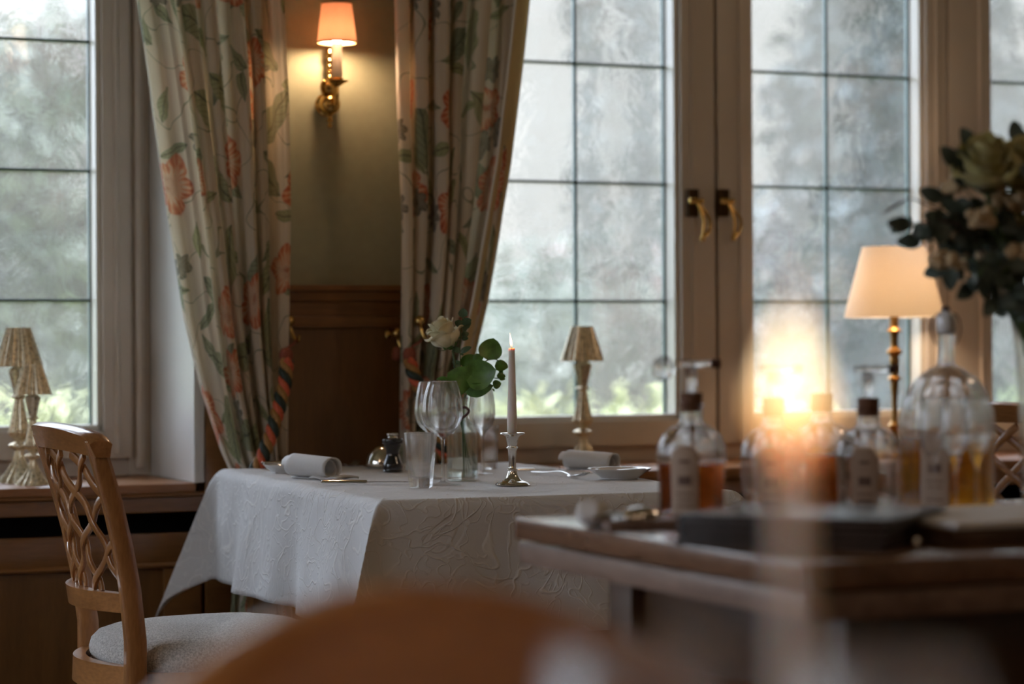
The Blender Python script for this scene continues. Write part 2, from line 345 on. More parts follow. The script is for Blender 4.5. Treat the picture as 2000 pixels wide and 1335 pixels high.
# ------------------------------------------------------------------ mesh helpers
def mesh_obj(name, verts, faces, mat=None, parent=None, smooth=True, uvs=None):
    me = bpy.data.meshes.new(name); me.from_pydata([tuple(v) for v in verts], [], faces)
    if mat: me.materials.append(M[mat] if isinstance(mat, str) else mat)
    if smooth: me.polygons.foreach_set('use_smooth', [True]*len(me.polygons))
    if uvs:
        ul = me.uv_layers.new(name='UVMap')
        for lp in me.loops: ul.data[lp.index].uv = uvs[lp.vertex_index]
    me.update()
    o = bpy.data.objects.new(name, me); COL.objects.link(o)
    if parent: o.parent = parent
    return o
class MB:
    def __init__(s): s.v = []; s.f = []
    def add(s, v, f):
        n = len(s.v); s.v += [Vector(p) for p in v]; s.f += [tuple(i+n for i in q) for q in f]; return s
    def box(s, x0, x1, y0, y1, z0, z1, bev=.002, mtx=None):
        bm = bmesh.new(); bmesh.ops.create_cube(bm, size=1)
        for v in bm.verts:
            v.co = Vector(((x0+x1)/2 + v.co.x*(x1-x0), (y0+y1)/2 + v.co.y*(y1-y0), (z0+z1)/2 + v.co.z*(z1-z0)))
        b = min(bev, .45*min(abs(x1-x0), abs(y1-y0), abs(z1-z0)))
        if b > 0: bmesh.ops.bevel(bm, geom=bm.edges[:], offset=b, segments=2, profile=.7, affect='EDGES')
        if mtx: bmesh.ops.transform(bm, matrix=mtx, verts=bm.verts)
        bm.verts.index_update()
        s.add([v.co.copy() for v in bm.verts], [tuple(v.index for v in f.verts) for f in bm.faces]); bm.free(); return s
    def lathe(s, prof, seg=40, c=(0, 0, 0), flute=0, fa=0., mtx=None, closed=False):
        n = len(s.v); vs = []
        for r, z in prof:
            for k in range(seg):
                a = 2*PI*k/seg; rr = r*(1+fa*math.cos(flute*a)) if flute else r
                vs.append(Vector((rr*math.cos(a), rr*math.sin(a), z)))
        if mtx: vs = [mtx @ v for v in vs]
        vs = [v + Vector(c) for v in vs]
        fs = []
        m = len(prof); rng = range(m if closed else m-1)
        for i in rng:
            j = (i+1) % m
            for k in range(seg):
                k2 = (k+1) % seg
                fs.append((i*seg+k, i*seg+k2, j*seg+k2, j*seg+k))
        if not closed:
            if prof[0][0] > 1e-5: fs.append(tuple(range(seg-1, -1, -1)))
            if prof[-1][0] > 1e-5: fs.append(tuple((m-1)*seg+k for k in range(seg)))
        return s.add(vs, fs)
    def tube(s, pts, r, seg=10, flat=1.0, cap=True, up=None):
        pts = [Vector(p) for p in pts]; n = len(pts)
        rs = r if isinstance(r, (list, tuple)) else [r]*n
        vs = []; prev = Vector(up) if up else None
        for i, p in enumerate(pts):
            t = (pts[min(i+1, n-1)] - pts[max(i-1, 0)]).normalized()
            if prev is None: prev = Vector((0, 0, 1)) if abs(t.z) < .9 else Vector((1, 0, 0))
            a = (prev - t*prev.dot(t)).normalized(); b = t.cross(a); prev = a
            for k in range(seg):
                q = 2*PI*k/seg; vs.append(p + (a*math.cos(q)*flat + b*math.sin(q))*rs[i])
        fs = []
        for i in range(n-1):
            for k in range(seg):
                k2 = (k+1) % seg; fs.append((i*seg+k, i*seg+k2, (i+1)*seg+k2, (i+1)*seg+k))
        if cap: fs += [tuple(range(seg-1, -1, -1)), tuple((n-1)*seg+k for k in range(seg))]
        return s.add(vs, fs)
    def ribbon(s, pts, w, t, nrm=(1, 0, 0)):
        pts = [Vector(p) for p in pts]; n = len(pts); nr = Vector(nrm); vs = []
        for i, p in enumerate(pts):
            d = (pts[min(i+1, n-1)] - pts[max(i-1, 0)]).normalized(); a = (nr - d*nr.dot(d)).normalized(); b = d.cross(a)
            for u, v in ((-w, -t*.6), (-w*.8, -t), (w*.8, -t), (w, -t*.6), (w, t*.6), (w*.8, t), (-w*.8, t), (-w, t*.6)): vs.append(p + b*u + a*v)
        fs = [(i*8+k, i*8+(k+1) % 8, (i+1)*8+(k+1) % 8, (i+1)*8+k) for i in range(n-1) for k in range(8)]
        fs += [tuple(range(7, -1, -1)), tuple((n-1)*8+k for k in range(8))]
        return s.add(vs, fs)
    def sphere(s, c, r, seg=20, sc=(1, 1, 1)):
        pr = [(max(1e-6, math.sin(PI*i/12))*r, -math.cos(PI*i/12)*r) for i in range(13)]
        return s.lathe(pr, seg, (0, 0, 0), mtx=Matrix.Translation(c) @ Matrix.Diagonal((sc[0], sc[1], sc[2], 1)))
    def grid(s, fn, nu, nv, wrap=False):
        vs = [fn(i/nu, j/nv) for j in range(nv+1) for i in range(nu+1)]
        fs = [(j*(nu+1)+i, j*(nu+1)+i+1, (j+1)*(nu+1)+i+1, (j+1)*(nu+1)+i) for j in range(nv) for i in range(nu)]
        return s.add(vs, fs)
    def build(s, name, mat, parent=None, smooth=True, origin=None, sharp=True):
        vs = s.v
        if origin is not None: o_ = Vector(origin); vs = [v - o_ for v in vs]
        ob = mesh_obj(name, vs, s.f, mat, parent, smooth)
        bm = bmesh.new(); bm.from_mesh(ob.data); bmesh.ops.recalc_face_normals(bm, faces=bm.faces)
        if sharp:
            for e in bm.edges:
                if len(e.link_faces) == 2 and e.calc_face_angle(0) > math.radians(42): e.smooth = False
        bm.to_mesh(ob.data); bm.free()
        if origin is not None: ob.location = origin
        return ob

def tag(o, label=None, cat=None, group=None, kind=None):
    if label: o['label'] = label
    if cat: o['category'] = cat
    if group: o['group'] = group
    if kind: o['kind'] = kind
    return o
def thing(name, loc, label, cat, group=None, rz=0., kind=None):
    o = bpy.data.objects.new(name, None); COL.objects.link(o); o.empty_display_size = .05
    o.location = loc; o.rotation_euler = (0, 0, rz); return tag(o, label, cat, group, kind)
def copy_tree(o, parent=None):
    c = o.copy(); COL.objects.link(c); c.parent = parent
    for ch in o.children: copy_tree(ch, c)
    return c
def smoothprof(pts, n=6):
    """Catmull-Rom through (r,z) points."""
    out = []
    for i in range(len(pts)-1):
        p0 = pts[max(i-1, 0)]; p1 = pts[i]; p2 = pts[i+1]; p3 = pts[min(i+2, len(pts)-1)]
        for k in range(n):
            t = k/n
            q = [.5*((2*p1[a]) + (-p0[a]+p2[a])*t + (2*p0[a]-5*p1[a]+4*p2[a]-p3[a])*t*t + (-p0[a]+3*p1[a]-3*p2[a]+p3[a])*t**3) for a in (0, 1)]
            out.append((max(q[0], 1e-6), q[1]))
    out.append(pts[-1]); return out
def curve3(pts, n=8):
    out = []
    P = [Vector(p) for p in pts]
    for i in range(len(P)-1):
        p0 = P[max(i-1, 0)]; p1 = P[i]; p2 = P[i+1]; p3 = P[min(i+2, len(P)-1)]
        for k in range(n):
            t = k/n
            out.append(.5*((2*p1) + (-p0+p2)*t + (2*p0-5*p1+4*p2-p3)*t*t + (-p0+3*p1-3*p2+p3)*t**3))
    out.append(P[-1]); return out
def interp(tab, v):
    if v <= tab[0][0]: return tab[0][1]
    for (a, x), (b, y) in zip(tab, tab[1:]):
        if v <= b: return x + (y-x)*(v-a)/(b-a)
    return tab[-1][1]

# ================================================================== ROOM SHELL
YW = 5.59      # front face of pillars and sill edge
YF = 6.00      # front face of window frames
SZ = .715      # sill top
XP0, XP1 = 1.575, 2.27       # pillar between the windows
CE = 2.62
def st(name, mb, mat, **k): return tag(mb.build(name, mat, **k), kind='structure')
st('floor', MB().box(-2.8, 5.9, -2.8, 6.3, -.1, 0, 0), 'floor')
st('ceiling', MB().box(-2.8, 5.9, -2.8, 6.3, CE, CE+.1, 0), 'plaster')
st('wall_near', MB().box(-2.8, 5.9, -2.9, -2.8, 0, CE, 0), 'plaster')
st('wall_right', MB().box(5.9, 6.0, -2.9, 6.3, 0, CE, 0), 'plaster')
b = MB(); b.box(-2.9, -2.8, -2.9, 1.6, 0, CE, 0); b.box(-2.9, -2.8, 5.0, 6.3, 0, CE, 0)
b.box(-2.9, -2.8, 1.6, 5.0, 0, .75, 0); b.box(-2.9, -2.8, 1.6, 5.0, 2.25, CE, 0)
st('wall_left', b, 'plaster')
b = MB()
b.box(XP0+.012, XP1-.012, YW+.02, 6.3, 1.18, CE, .002)     # green pillar
b.box(XP0+.012, XP1-.012, YW+.175, 6.3, 0, 1.18, 0)
b.box(-.42, .05, YW+.02, 6.3, 0, CE, 0); b.box(-2.8, -2.3, YW+.02, 6.3, 0, CE, 0)
b.box(5.6, 5.9, YW+.02, 6.3, 0, CE, 0)
b.box(-2.8, 5.9, YF-.05, 6.3, 2.27, CE, 0)                 # head over the windows
b.box(-2.8, 5.9, YF-.1, 6.3, 0, SZ-.012, 0)                  # parapet under the windows
st('wall_far', b, 'green')

# window reveals (white boxed lining)
def reveal(name, x, side):
    b = MB()
    b.box(min(x, x+side*.012), max(x, x+side*.012), YW, YF+.02, SZ, 2.27, .001)
    b.box(min(x-side*.004, x+side*.022), max(x-side*.004, x+side*.022), YW-.012, YW+.012, SZ, 2.27, .004)
    return st(name, b, 'revealpaint')
reveal('trim_1', XP0, 1); reveal('trim_2', XP1, -1)

# ---- windows
GZ0 = .8305; GS = .327
def window(name, x0, x1, casements, rows=4, posts=()):
    """x0,x1 opening; casements = list of (xa, xb, [muntin xs]) glass extents."""
    root = thing(name, ((x0+x1)/2, YF, SZ), None, None, kind='structure')
    off = Vector(root.location)
    fr = MB()
    top = GZ0+GS*rows
    gmin = min(c[0] for c in casements)-.066; gmax = max(c[1] for c in casements)+.066
    fr.box(x0, gmin, YF-.005, YF+.09, SZ, 2.29, .006); fr.box(gmax, x1, YF-.005, YF+.09, SZ, 2.29, .006)
    fr.box(gmin, gmax, YF, YF+.09, SZ, GZ0-.062, .005); fr.box(gmin, gmax, YF, YF+.09, top+.062, 2.29, .005)
    fr.tube([(gmin-.03, YF-.012, SZ+.02), (gmin-.03, YF-.012, 2.28)], .013, 12)
    fr.tube([(gmax+.03, YF-.012, SZ+.02), (gmax+.03, YF-.012, 2.28)], .013, 12)
    for a, b_ in posts: fr.box(a, b_, YF-.03, YF+.09, SZ, 2.29, .008)
    o = fr.build('window_frame', 'white', root); o.location = -off
    for ci, (xa, xb, mx) in enumerate(casements):
        cs = MB(); w = .07; ya, yb = YF-.028, YF+.055
        wl, wr = (.07, .07) if name != 'window_2' else ((.07, STW), (STW, .07), (.07, .07))[ci]
        cs.box(xa-wl, xa, ya, yb, GZ0-w, top+w, .005); cs.box(xb, xb+wr, ya, yb, GZ0-w, top+w, .005)
        cs.box(xa, xb, ya, yb, GZ0-w, GZ0, .005); cs.box(xa, xb, ya, yb, top, top+w, .005)
        # moulded step
        for sx in (xa-w*.5, xb+w*.5): cs.tube([(sx, ya-.001, GZ0-w+.01), (sx, ya-.001, top+w-.01)], .007, 10)
        c = cs.build('casement', 'white', root); c.location = -off
        bd = MB(); q = .014
        for (u0, u1, v0, v1) in ((xa, xa+q, GZ0, top), (xb-q, xb, GZ0, top), (xa, xb, GZ0, GZ0+q), (xa, xb, top-q, top)):
            bd.box(u0, u1, YF-.012, YF+.045, v0, v1, .004)
        bd.build('glazing_bead', 'bead', c)
        g = MB().box(xa+.004, xb-.004, YF+.048, YF+.052, GZ0+.004, top-.004, 0).build('glass_pane', 'pane', c)
        le = MB()
        for x in mx: le.box(x-.0035, x+.0035, YF+.042, YF+.058, GZ0, top, .002)
        for k in range(1, rows): le.box(xa, xb, YF+.042, YF+.058, GZ0+GS*k-.0035, GZ0+GS*k+.0035, .002)
        for x in (xa+.017, xb-.017): le.box(x-.002, x+.002, YF+.042, YF+.058, GZ0, top, .001)
        le.build('lead_cames', 'lead', c)
    return root
gx = lambda px, py=600: onY(px, py, YF+.05).x
g1r = gx(187.5)
pw = .262
a1 = [g1r-pw*2, g1r]
window('window_1', .05, XP0, [(g1r-pw*2, g1r, [g1r-pw]), (g1r-pw*4-.15, g1r-pw*2-.15, [g1r-pw*3-.15])])
g2a, g2m, g2b = XP1+.145, gx(1124), gx(1307)
g3a, g3m, g3b = gx(1443), gx(1614.5), gx(1783)
g4a = gx(1907); STW = (g3a-g2b)/2-.005
g4b = g4a + 2*(g3b-g3m)
w2 = window('window_2', XP1, g4b+.16, [(g2a, g2b, [g2m]), (g3a, g3b, [g3m]), (g4a, g4b, [(g4a+g4b)/2])], posts=((gx(1826), gx(1880)),))
window('window_3', g4b+.16, 5.6, [(g4b+.30, 5.5, [(g4b+5.8)/2])])
window('window_4', -2.3, -.42, [(-2.2, -1.42, [-1.81]), (-1.3, -.52, [-.91])])
# meeting strip between the two casements
o = MB().box(g2b+.03, g3a-.03, YF+.02, YF+.09, GZ0-.05, 2.2, .004).build('meeting_strip', 'white', w2); o.location = -Vector(w2.location)
# left wall window
lw = thing('window_5', (-2.8, 3.3, .75), None, None, kind='structure'); off = -Vector(lw.location)
b = MB()
for y in (1.6, 2.43, 3.27, 4.10, 4.93): b.box(-2.86, -2.78, y, y+.07, .75, 2.25, .004)
for z in (.75, 2.18): b.box(-2.86, -2.78, 1.6, 5.0, z, z+.07, .004)
o = b.build('window_frame', 'white', lw); o.location = off
o = MB().box(-2.83, -2.825, 1.65, 4.95, .80, 2.2, 0).build('glass_pane', 'pane', lw); o.location = off

# ---- casement handles (brass)
def handle(px, py):
    p = onY(px, py, YF-.040)
    root = thing('window_handle', p, None, None)
    MB().box(-.017, .017, -.004, .012, -.038, .038, .002).build('backplate', 'darkbrass', root)
    b = MB(); b.tube([(0, 0, .004), (0, -.02, .004)], .009, 12); b.sphere((-.014, -.022, .004), .009); b.sphere((.016, -.022, .004), .008)
    b.tube([(-.014, -.022, .004), (.016, -.022, .004)], .006)
    b.tube(curve3([(.004, -.022, .0), (.010, -.026, -.02), (.018, -.032, -.05), (.016, -.033, -.08), (.012, -.033, -.098)]), .0048)
    b.tube(curve3([(.004, -.022, .0), (.016, -.028, -.018), (.034, -.034, -.045), (.034, -.034, -.075), (.012, -.033, -.10)]), .005)
    b.sphere((.013, -.033, -.101), .008)
    b.build('lever', 'brass', root)
    return root
for (px, side) in ((1353, 'left'), (1413, 'right')):
    h = handle(px, 396)
    tag(h, 'brass espagnolette handle on the %s casement stile at the middle of the wide window' % ('left-hand' if side == 'left' else 'right-hand'), 'window handle', 'brass window handles')

# ---- sills, radiator recess, dado
def sill(name, x0, x1):
    b = MB(); b.box(x0, x1, YW-.012, YF+.06, SZ-.022, SZ, .006)
    return st(name, b, 'sill')
sill('trim_3', .05, XP0); sill('trim_4', XP1, 5.6); sill('trim_5', -2.3, -.42)
b = MB(); b.box(-2.8, 5.6, YW, YW+.02, SZ-.068, SZ-.022, .003); b.tube([(-2.8, YW-.004, SZ-.027), (5.6, YW-.004, SZ-.027)], .006)
b.box(-2.8, 5.6, YW, YW+.02, .515, .598, .003); b.tube([(-2.8, YW-.003, .522), (5.6, YW-.003, .522)], .006)
b.box(-2.8, 5.6, YW, YW+.02, .0, .12, .003)
for x in (-2.0, -1.1, -.2, .62, 1.50, 2.35, 3.3, 4.2, 5.1): b.box(x, x+.09, YW+.002, YW+.02, .12, .516, .003)
st('trim_6', b, 'woodh')
b = MB(); b.box(-2.8, 5.6, YW+.014, YW+.03, .02, .52, 0)
st('trim_7', b, 'woodv')
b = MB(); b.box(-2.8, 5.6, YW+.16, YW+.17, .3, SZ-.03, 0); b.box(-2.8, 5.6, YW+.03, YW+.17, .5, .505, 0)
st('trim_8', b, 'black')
# pillar wainscot
b = MB(); y = YW
b.box(XP0+.024, XP1-.024, y, y+.05, 0, 1.18, .002)
b.box(XP0+.02, XP1-.02, y-.03, y+.06, 1.172, 1.187, .005)
b.box(XP0+.02, XP1-.02, y-.014, y+.06, 1.148, 1.172, .005)
b.box(XP0+.02, XP1-.02, y-.018, y+.03, 1.083, 1.112, .006)
for x0, x1 in ((XP0+.024, XP0+.085), (XP1-.085, XP1-.024)): b.box(x0, x1, y-.012, y+.02, .1, 1.085, .003)
st('trim_9', b, 'woodh')
st('trim_10', MB().box(XP0+.08, XP1-.08, y-.004, y+.01, .1, 1.09, .001), 'woodv')

# ================================================================== OUTSIDE
st('ground', MB().box(-20, 50, 6.4, 70, -.5, -.3, 0), 'grass')
def foliage(name, mat, label, cat, vols, n, size, trunk=None, group=None):
    """vols: list of (cx,cy,cz,rx,ry,rz)"""
    vs = []; fs = []
    ox = sum(v[0] for v in vols)/len(vols); oy = sum(v[1] for v in vols)/len(vols)
    root = thing(name, (ox, oy, -.3), label, cat, group)
    for (cx, cy, cz, rx, ry, rz) in vols:
        for _ in range(n):
            d = Vector((random.gauss(0, 1), random.gauss(0, 1), random.gauss(0, 1))).normalized()
            r = random.uniform(.55, 1.04)
            p = Vector((cx+d.x*rx*r, cy+d.y*ry*r, cz+d.z*rz*r)) - Vector((ox, oy, -.3))
            if p.z < 0: continue
            u = Vector((random.gauss(0, 1), random.gauss(0, 1), random.gauss(0, 1))).normalized()*size*random.uniform(.5, 1.2)
            w = u.cross(Vector((random.gauss(0, 1), random.gauss(0, 1), random.gauss(0, 1)))).normalized()*size*.45
            k = len(vs); vs += [p-u, p+w, p+u, p-w]; fs.append((k, k+1, k+2, k+3))
    mesh_obj('foliage', vs, fs, mat, root, smooth=False)
    core = MB()
    for (cx, cy, cz, rx, ry, rz) in vols: core.sphere((cx-ox, cy-oy, cz+.3), 1, 14, (rx*.62, ry*.62, rz*.75))
    core.build('branches', 'bark' if trunk else mat, root)
    if trunk:
        MB().tube([(0, 0, 0), (0, 0, trunk)], [.16, .08]).build('trunk', 'bark', root)
    return root
# clipped hedge along the garden, in separate shrubs
i = 0
hp = [(0, 15.0, 1.55), (1.7, 17.2, 1.5), (3.4, 15.0, 1.6), (5.1, 17.2, 1.8), (6.8, 15.0, 1.7), (8.5, 17.2, 1.95), (10.2, 15.0, 1.8), (11.9, 17.2, 2.05), (13.6, 15.0, 1.85), (15.3, 17.2, 2.1)]
wh = ['far left', 'left', 'left of centre', 'behind the striped curtain gap', 'behind the candle', 'below the ivy column', 'behind the window handles', 'behind the lit table lamp', 'behind the bouquet', 'at the far right']
for (x, y, hh) in hp:
    foliage('garden_shrub', 'redhedge' if i in (1, 5, 7) else 'hedge', 'blurred %s garden shrub outside the windows, %s' % ('reddish' if i in (1, 5, 7) else 'grey-green', wh[i]), 'shrub', [(x, y, hh*.5-.3, 1.25, .8, hh*.62+.15)], 1400, .13, group='garden shrubs')
    i += 1
# ivy-clad column of a tree seen through the centre panes
q = atD(1205, 200, 12.0)
foliage('ivy_clad_tree', 'conifer', 'dark ivy-clad tree trunk outside the centre window panes', 'tree', [(q.x, q.y, z, .23+.05*math.sin(z*5), .25, .45) for z in (1.75, 2.2, 2.7, 3.2, 3.8, 4.4)], 520, .06, trunk=4.5)
q = atD(1760, 0, 14.0)
foliage('spruce_tree', 'conifer', 'tall pointed spruce tree outside the right casement', 'tree', [(q.x, q.y, z, r, r, .8) for z, r in ((.6, 1.05), (1.5, 1.02), (2.4, .85), (3.2, .6), (4.0, .35), (4.7, .15))], 900, .12, trunk=4)
q = atD(60, 200, 12.4)
foliage('pale_birch_tree', 'hedge', 'loose leafy tree behind the left window panes', 'tree', [(q.x+dx, q.y, z, .5, .5, .5) for dx, z in ((0, 1.8), (.5, 1.4), (-.6, 1.3), (.1, 2.35), (-.4, 2.0))], 160, .12, trunk=2)
for k, (px, wdt) in enumerate(((60, .9), (1010, .7), (1250, .8), (1500, .8))):
    q = atD(px, 790, 9.0)
    foliage('golden_shrub', 'yellow', 'low yellow-green shrub just outside, seen at the foot of the %s' % ['left window', 'panes beside the candle', 'panes behind the silvery lamp', 'panes behind the glowing flame'][k], 'shrub', [(q.x+d, q.y, .2, .12, .2, .66) for d in (-.09, .09)], 700, .05, group='golden shrubs')

# ================================================================== CURTAINS
def curtain(name, L, R, YC, folds, label, seed, width=1.5, lining=None):
    rnd = random.Random(seed)
    Lw = sorted([(onY(a, b, YC).z, onY(a, b, YC).x) for a, b in L]); Rw = sorted([(onY(a, b, YC).z, onY(a, b, YC).x) for a, b in R])
    ztop = 2.15; zb = .04; nu, nv = 260, 90
    amp = [rnd.uniform(.55, 1.25) for _ in range(folds*2+4)]; ph = [rnd.uniform(-.2, .2) for _ in range(8)]
    def warp(s): return s + .018*math.sin(2*PI*2.3*s+seed) + .02*math.sin(2*PI*1.1*s+2.1*seed)
    root = thing(name, ((Lw[-1][1]+Rw[-1][1])/2, YC, 0), label, 'curtain')
    off = Vector(root.location)
    vs = []; uvs = []; acc = None
    for j in range(nv+1):
        z = ztop + (zb-ztop)*j/nv
        xl, xr = interp(Lw, z), interp(Rw, z); w = xr-xl
        row = []
        for i in range(nu+1):
            s = i/nu; q = warp(s)*folds; k = int(q) % len(amp)
            u = q*2*PI
            A = amp[k]*(.6+.4*amp[(k+3) % len(amp)])
            yy = math.cos(u)
            yy = math.copysign(abs(yy)**.7, yy)*.036*A + .008*math.sin(u*.37+z*3+seed)
            xx = xl + w*s + .34*(w/folds)*math.sin(2*u)*.5*A + .004*math.sin(z*4+s*9)
            row.append(Vector((xx, YC - yy - .012*math.sin(s*PI), z)))
        if acc is None:
            acc = [0.]
            for a, b_ in zip(row, row[1:]): acc.append(acc[-1] + (b_-a).length)
        for i, v in enumerate(row): vs.append(v - off); uvs.append((acc[i]*width + seed, z))
    fs = [(j*(nu+1)+i, j*(nu+1)+i+1, (j+1)*(nu+1)+i+1, (j+1)*(nu+1)+i) for j in range(nv) for i in range(nu)]
    o = mesh_obj('curtain_fabric', vs, fs, 'floral', root, uvs=uvs)
    if lining:
        # turned-back lining along the leading edge
        b = MB()
        def fl(s, t):
            z = ztop + (zb-ztop)*t; x = interp(Rw, z)
            return Vector((x - .052*(1-s) + .004, YC - .058 + .030*s - .012*math.sin(s*PI) + .006*math.sin(z*6), z)) - off
        b.grid(fl, 8, 60); b.build('lining_strip', 'lining', root)
        b = MB(); b.tube([fl(0, t/60)+Vector((0, -.002, 0)) for t in range(61)], .0035, 8, up=(0, 1, 0)); b.build('edge_piping', 'bead', root)
    return root
LC_L = [(255, -40), (262, 0), (282, 120), (300, 240), (330, 420), (345, 500), (364, 620), (380, 689), (400, 770), (419, 830), (434, 878), (449, 911), (470, 970), (440, 1300)]
LC_R = [(541, -40), (543, 0), (550, 200), (553, 400), (553, 700), (557, 910), (570, 1300)]
RC_L = [(768, -40), (768, 0), (773, 200), (784, 440), (785, 600), (783, 900), (770, 1300)]
RC_R = [(1026, -40), (1022, 0), (1011, 110), (987, 330), (962, 480), (942, 590), (925, 660), (905, 740), (885, 820), (880, 910), (900, 1300)]
curtain('floral_curtain', LC_L, LC_R, 5.46, 6, 'floral chintz curtain held back left of the brass wall lamp', 1, 1.0)
curtain('floral_curtain', RC_L, RC_R, 5.46, 6, 'floral chintz curtain with turned yellow lining edge right of the wall lamp', 5, 1.0, True)

# tiebacks
def tieback(pts, knot, hook, label):
    root = thing('curtain_tieback', knot, label, 'tieback', 'twisted cord tiebacks'); off = Vector(knot)
    path = curve3(pts, 14); n = len(path); L = 0
    offs = [0.]
    for a, b_ in zip(path, path[1:]): offs.append(offs[-1]+(b_-a).length)
    names = (('darkcord', 'dark green cord strand'), ('coral', 'coral cord strand'), ('goldcord', 'gold cord strand'))
    for k, (mt, lb) in enumerate(names):
        pp = []
        for i, p in enumerate(path):
            t = (path[min(i+1, n-1)]-path[max(i-1, 0)]).normalized(); a = t.cross(Vector((0, 1, 0))).normalized(); c = t.cross(a)
            q = -offs[i]/.060*2*PI + k*2*PI/3
            pp.append(p + (a*math.cos(q) + c*math.sin(q))*.0085 - off)
        o = MB().tube(pp, .0098 if k == 0 else .0085, 10).build('cord_strand', mt, root, sharp=False); o['label'] = lb
    b = MB(); b.lathe(smoothprof([(.004, .016), (.012, .012), (.0165, 0), (.0155, -.012), (.014, -.02), (.0001, -.021)]), 24)
    b.build('cord_knot', 'knot', root)
    hk = Vector(hook)-off
    MB().tube(curve3([(0, 0, .014), Vector((0, 0, .014)).lerp(hk, .6)+Vector((.005, 0, 0)), hk]), .003).build('hanging_loop', 'knot', root)
    return root
def hook(px, py, label, Y=5.56, big=True):
    p = onY(px, py, Y)
    b = MB(); b.tube([(0, .03, 0), (0, -.02, .0)], .005, 12); b.sphere((0, -.028, .002), .013)
    b.tube(curve3([(0, -.028, 0), (.004, -.03, -.022), (.01, -.04, -.042), (.014, -.052, -.046), (.014, -.06, -.032)]), .0045)
    b.lathe([(.012, 0), (.014, .003), (.006, .008)], 20, mtx=Matrix.Translation((0, .03, 0)) @ Matrix.Rotation(PI/2, 4, 'X'))
    return tag(b.build('curtain_hook', 'brass', origin=None), label, 'hook', 'brass curtain hooks'), p
h1, p1 = hook(558, 628, 'brass curtain hook at the right edge of the left-hand curtain'); h1.location = p1
h2, p2 = hook(812, 628, 'brass curtain hook over the left folds of the right-hand curtain', 5.44); h2.location = p2
h3, p3 = hook(768, 652, 'short brass wall hook on the panel just left of the right-hand curtain'); h3.location = p3
Yt = 5.385
tieback([onY(560, 703, Yt), onY(557, 740, Yt-.01), onY(546, 790, Yt-.02), onY(532, 840, Yt-.03), onY(518, 880, Yt-.025), onY(506, 906, Yt-.02), onY(501, 916, Yt-.01)], onY(559, 692, 5.42), p1+Vector((.01, -.045, -.045)), 'twisted green coral and gold cord tieback on the left-hand curtain')
tieback([onY(800, 703, Yt), onY(808, 730, Yt-.01), onY(822, 765, Yt-.02), onY(842, 810, Yt-.03), onY(856, 850, Yt-.03), onY(866, 880, Yt-.02), onY(872, 900, Yt)], onY(800, 690, 5.42), p2+Vector((-.005, -.045, -.045)), 'twisted cord tieback on the right-hand curtain behind the wine glasses')
kb = onY(776, 690, 5.535)
k = thing('cord_end', kb, 'rust cord knot hanging from the short wall hook', 'cord knot')
MB().lathe(smoothprof([(.004, .016), (.010, .012), (.013, 0), (.012, -.014), (.0001, -.018)]), 20).build('knot', 'knot', k)
MB().tube([(0, 0, .014), p3+Vector((0, -.03, -.03))-kb], .003).build('loop', 'knot', k)

# ================================================================== WALL SCONCE
sc0 = onY(636, 206, YW+.02)
rt = thing('wall_lamp', sc0, 'brass wall lamp with peach pleated shade on the green pillar', 'wall lamp')
ry = Matrix.Rotation(PI/2, 4, 'X')
b = MB(); b.lathe(smoothprof([(.028, 0), (.028, .004), (.022, .008), (.01, .012)]), 32, mtx=ry)
b.sphere((0, -.03, 0), .026); b.build('backplate', 'brass', rt)
b = MB()
pr = []
for i in range(40):
    z = .03+.105*i/39; pr.append((.0055+.0025*abs(math.sin(i*.62)) + (.004 if i > 33 else 0)*(39-i)/5, z))
pr.append((.0001, .138)); b.lathe([(p[0], p[1]) for p in pr], 20, (0, -.03, 0))
b.lathe(smoothprof([(.006, .02), (.016, .03), (.02, .045), (.012, .058), (.006, .065)]), 20, (0, -.03, 0), flute=8, fa=.12)
b.lathe(smoothprof([(.0001, -.058), (.006, -.054), (.004, -.046), (.008, -.040), (.005, -.032), (.009, -.02)]), 16, (0, -.03, 0))
b.build('baluster', 'brass', rt)
cx = Vector((-.004, -.098, 0))
b = MB()
b.tube(curve3([(0, -.03, .0), (.004, -.036, .03), (.006, -.045, .062), (.008, -.054, .070), (.006, -.06, .045), (.002, -.066, .005), (.0, -.076, -.008), (cx.x, cx.y, .012), (cx.x, cx.y, .04)], 10), .0042, 10)
b.tube(curve3([(0, -.03, .03), (-.014, -.035, .055), (-.022, -.035, .04), (-.014, -.03, .02)]), .004)
b.build('arm', 'brass', rt)
b = MB(); b.lathe(smoothprof([(.0001, .036), (.006, .037), (.018, .044), (.027, .049), (.027, .0505), (.018, .047), (.014, .047), (.013, .054), (.015, .057), (.0001, .058)]), 32, (cx.x, cx.y, 0))
b.build('drip_tray', 'brass', rt)
MB().lathe([(.0001, .056), (.0125, .056), (.0125, .118), (.0118, .119), (.0118, .140), (.0001, .141)], 24, (cx.x, cx.y, 0)).build('candle_sleeve', shade_mat('sleeve_card', (.9, .82, .68), .35), rt)
MB().lathe(smoothprof([(.0001, .141), (.008, .143), (.0145, .152), (.0135, .166), (.005, .188), (.0001, .192)]), 20, (cx.x, cx.y, 0)).build('bulb', 'bulb', rt)
r0, r1, z0, z1 = .0475, .0365, .142, .236
b = MB(); b.lathe([(r0, z0), (r1, z1), (r1-.0012, z1), (r0-.0012, z0)], 60, (cx.x, cx.y, 0), flute=60, fa=.0, closed=True)
shd = b.build('lamp_shade', 'shade', rt)
b = MB()
for r, z in ((r0, z0), (r1, z1)): b.lathe([(r+.001, z-.0018), (r+.001, z+.0018), (r-.002, z+.0018), (r-.002, z-.0018)], 60, (cx.x, cx.y, 0), closed=True)
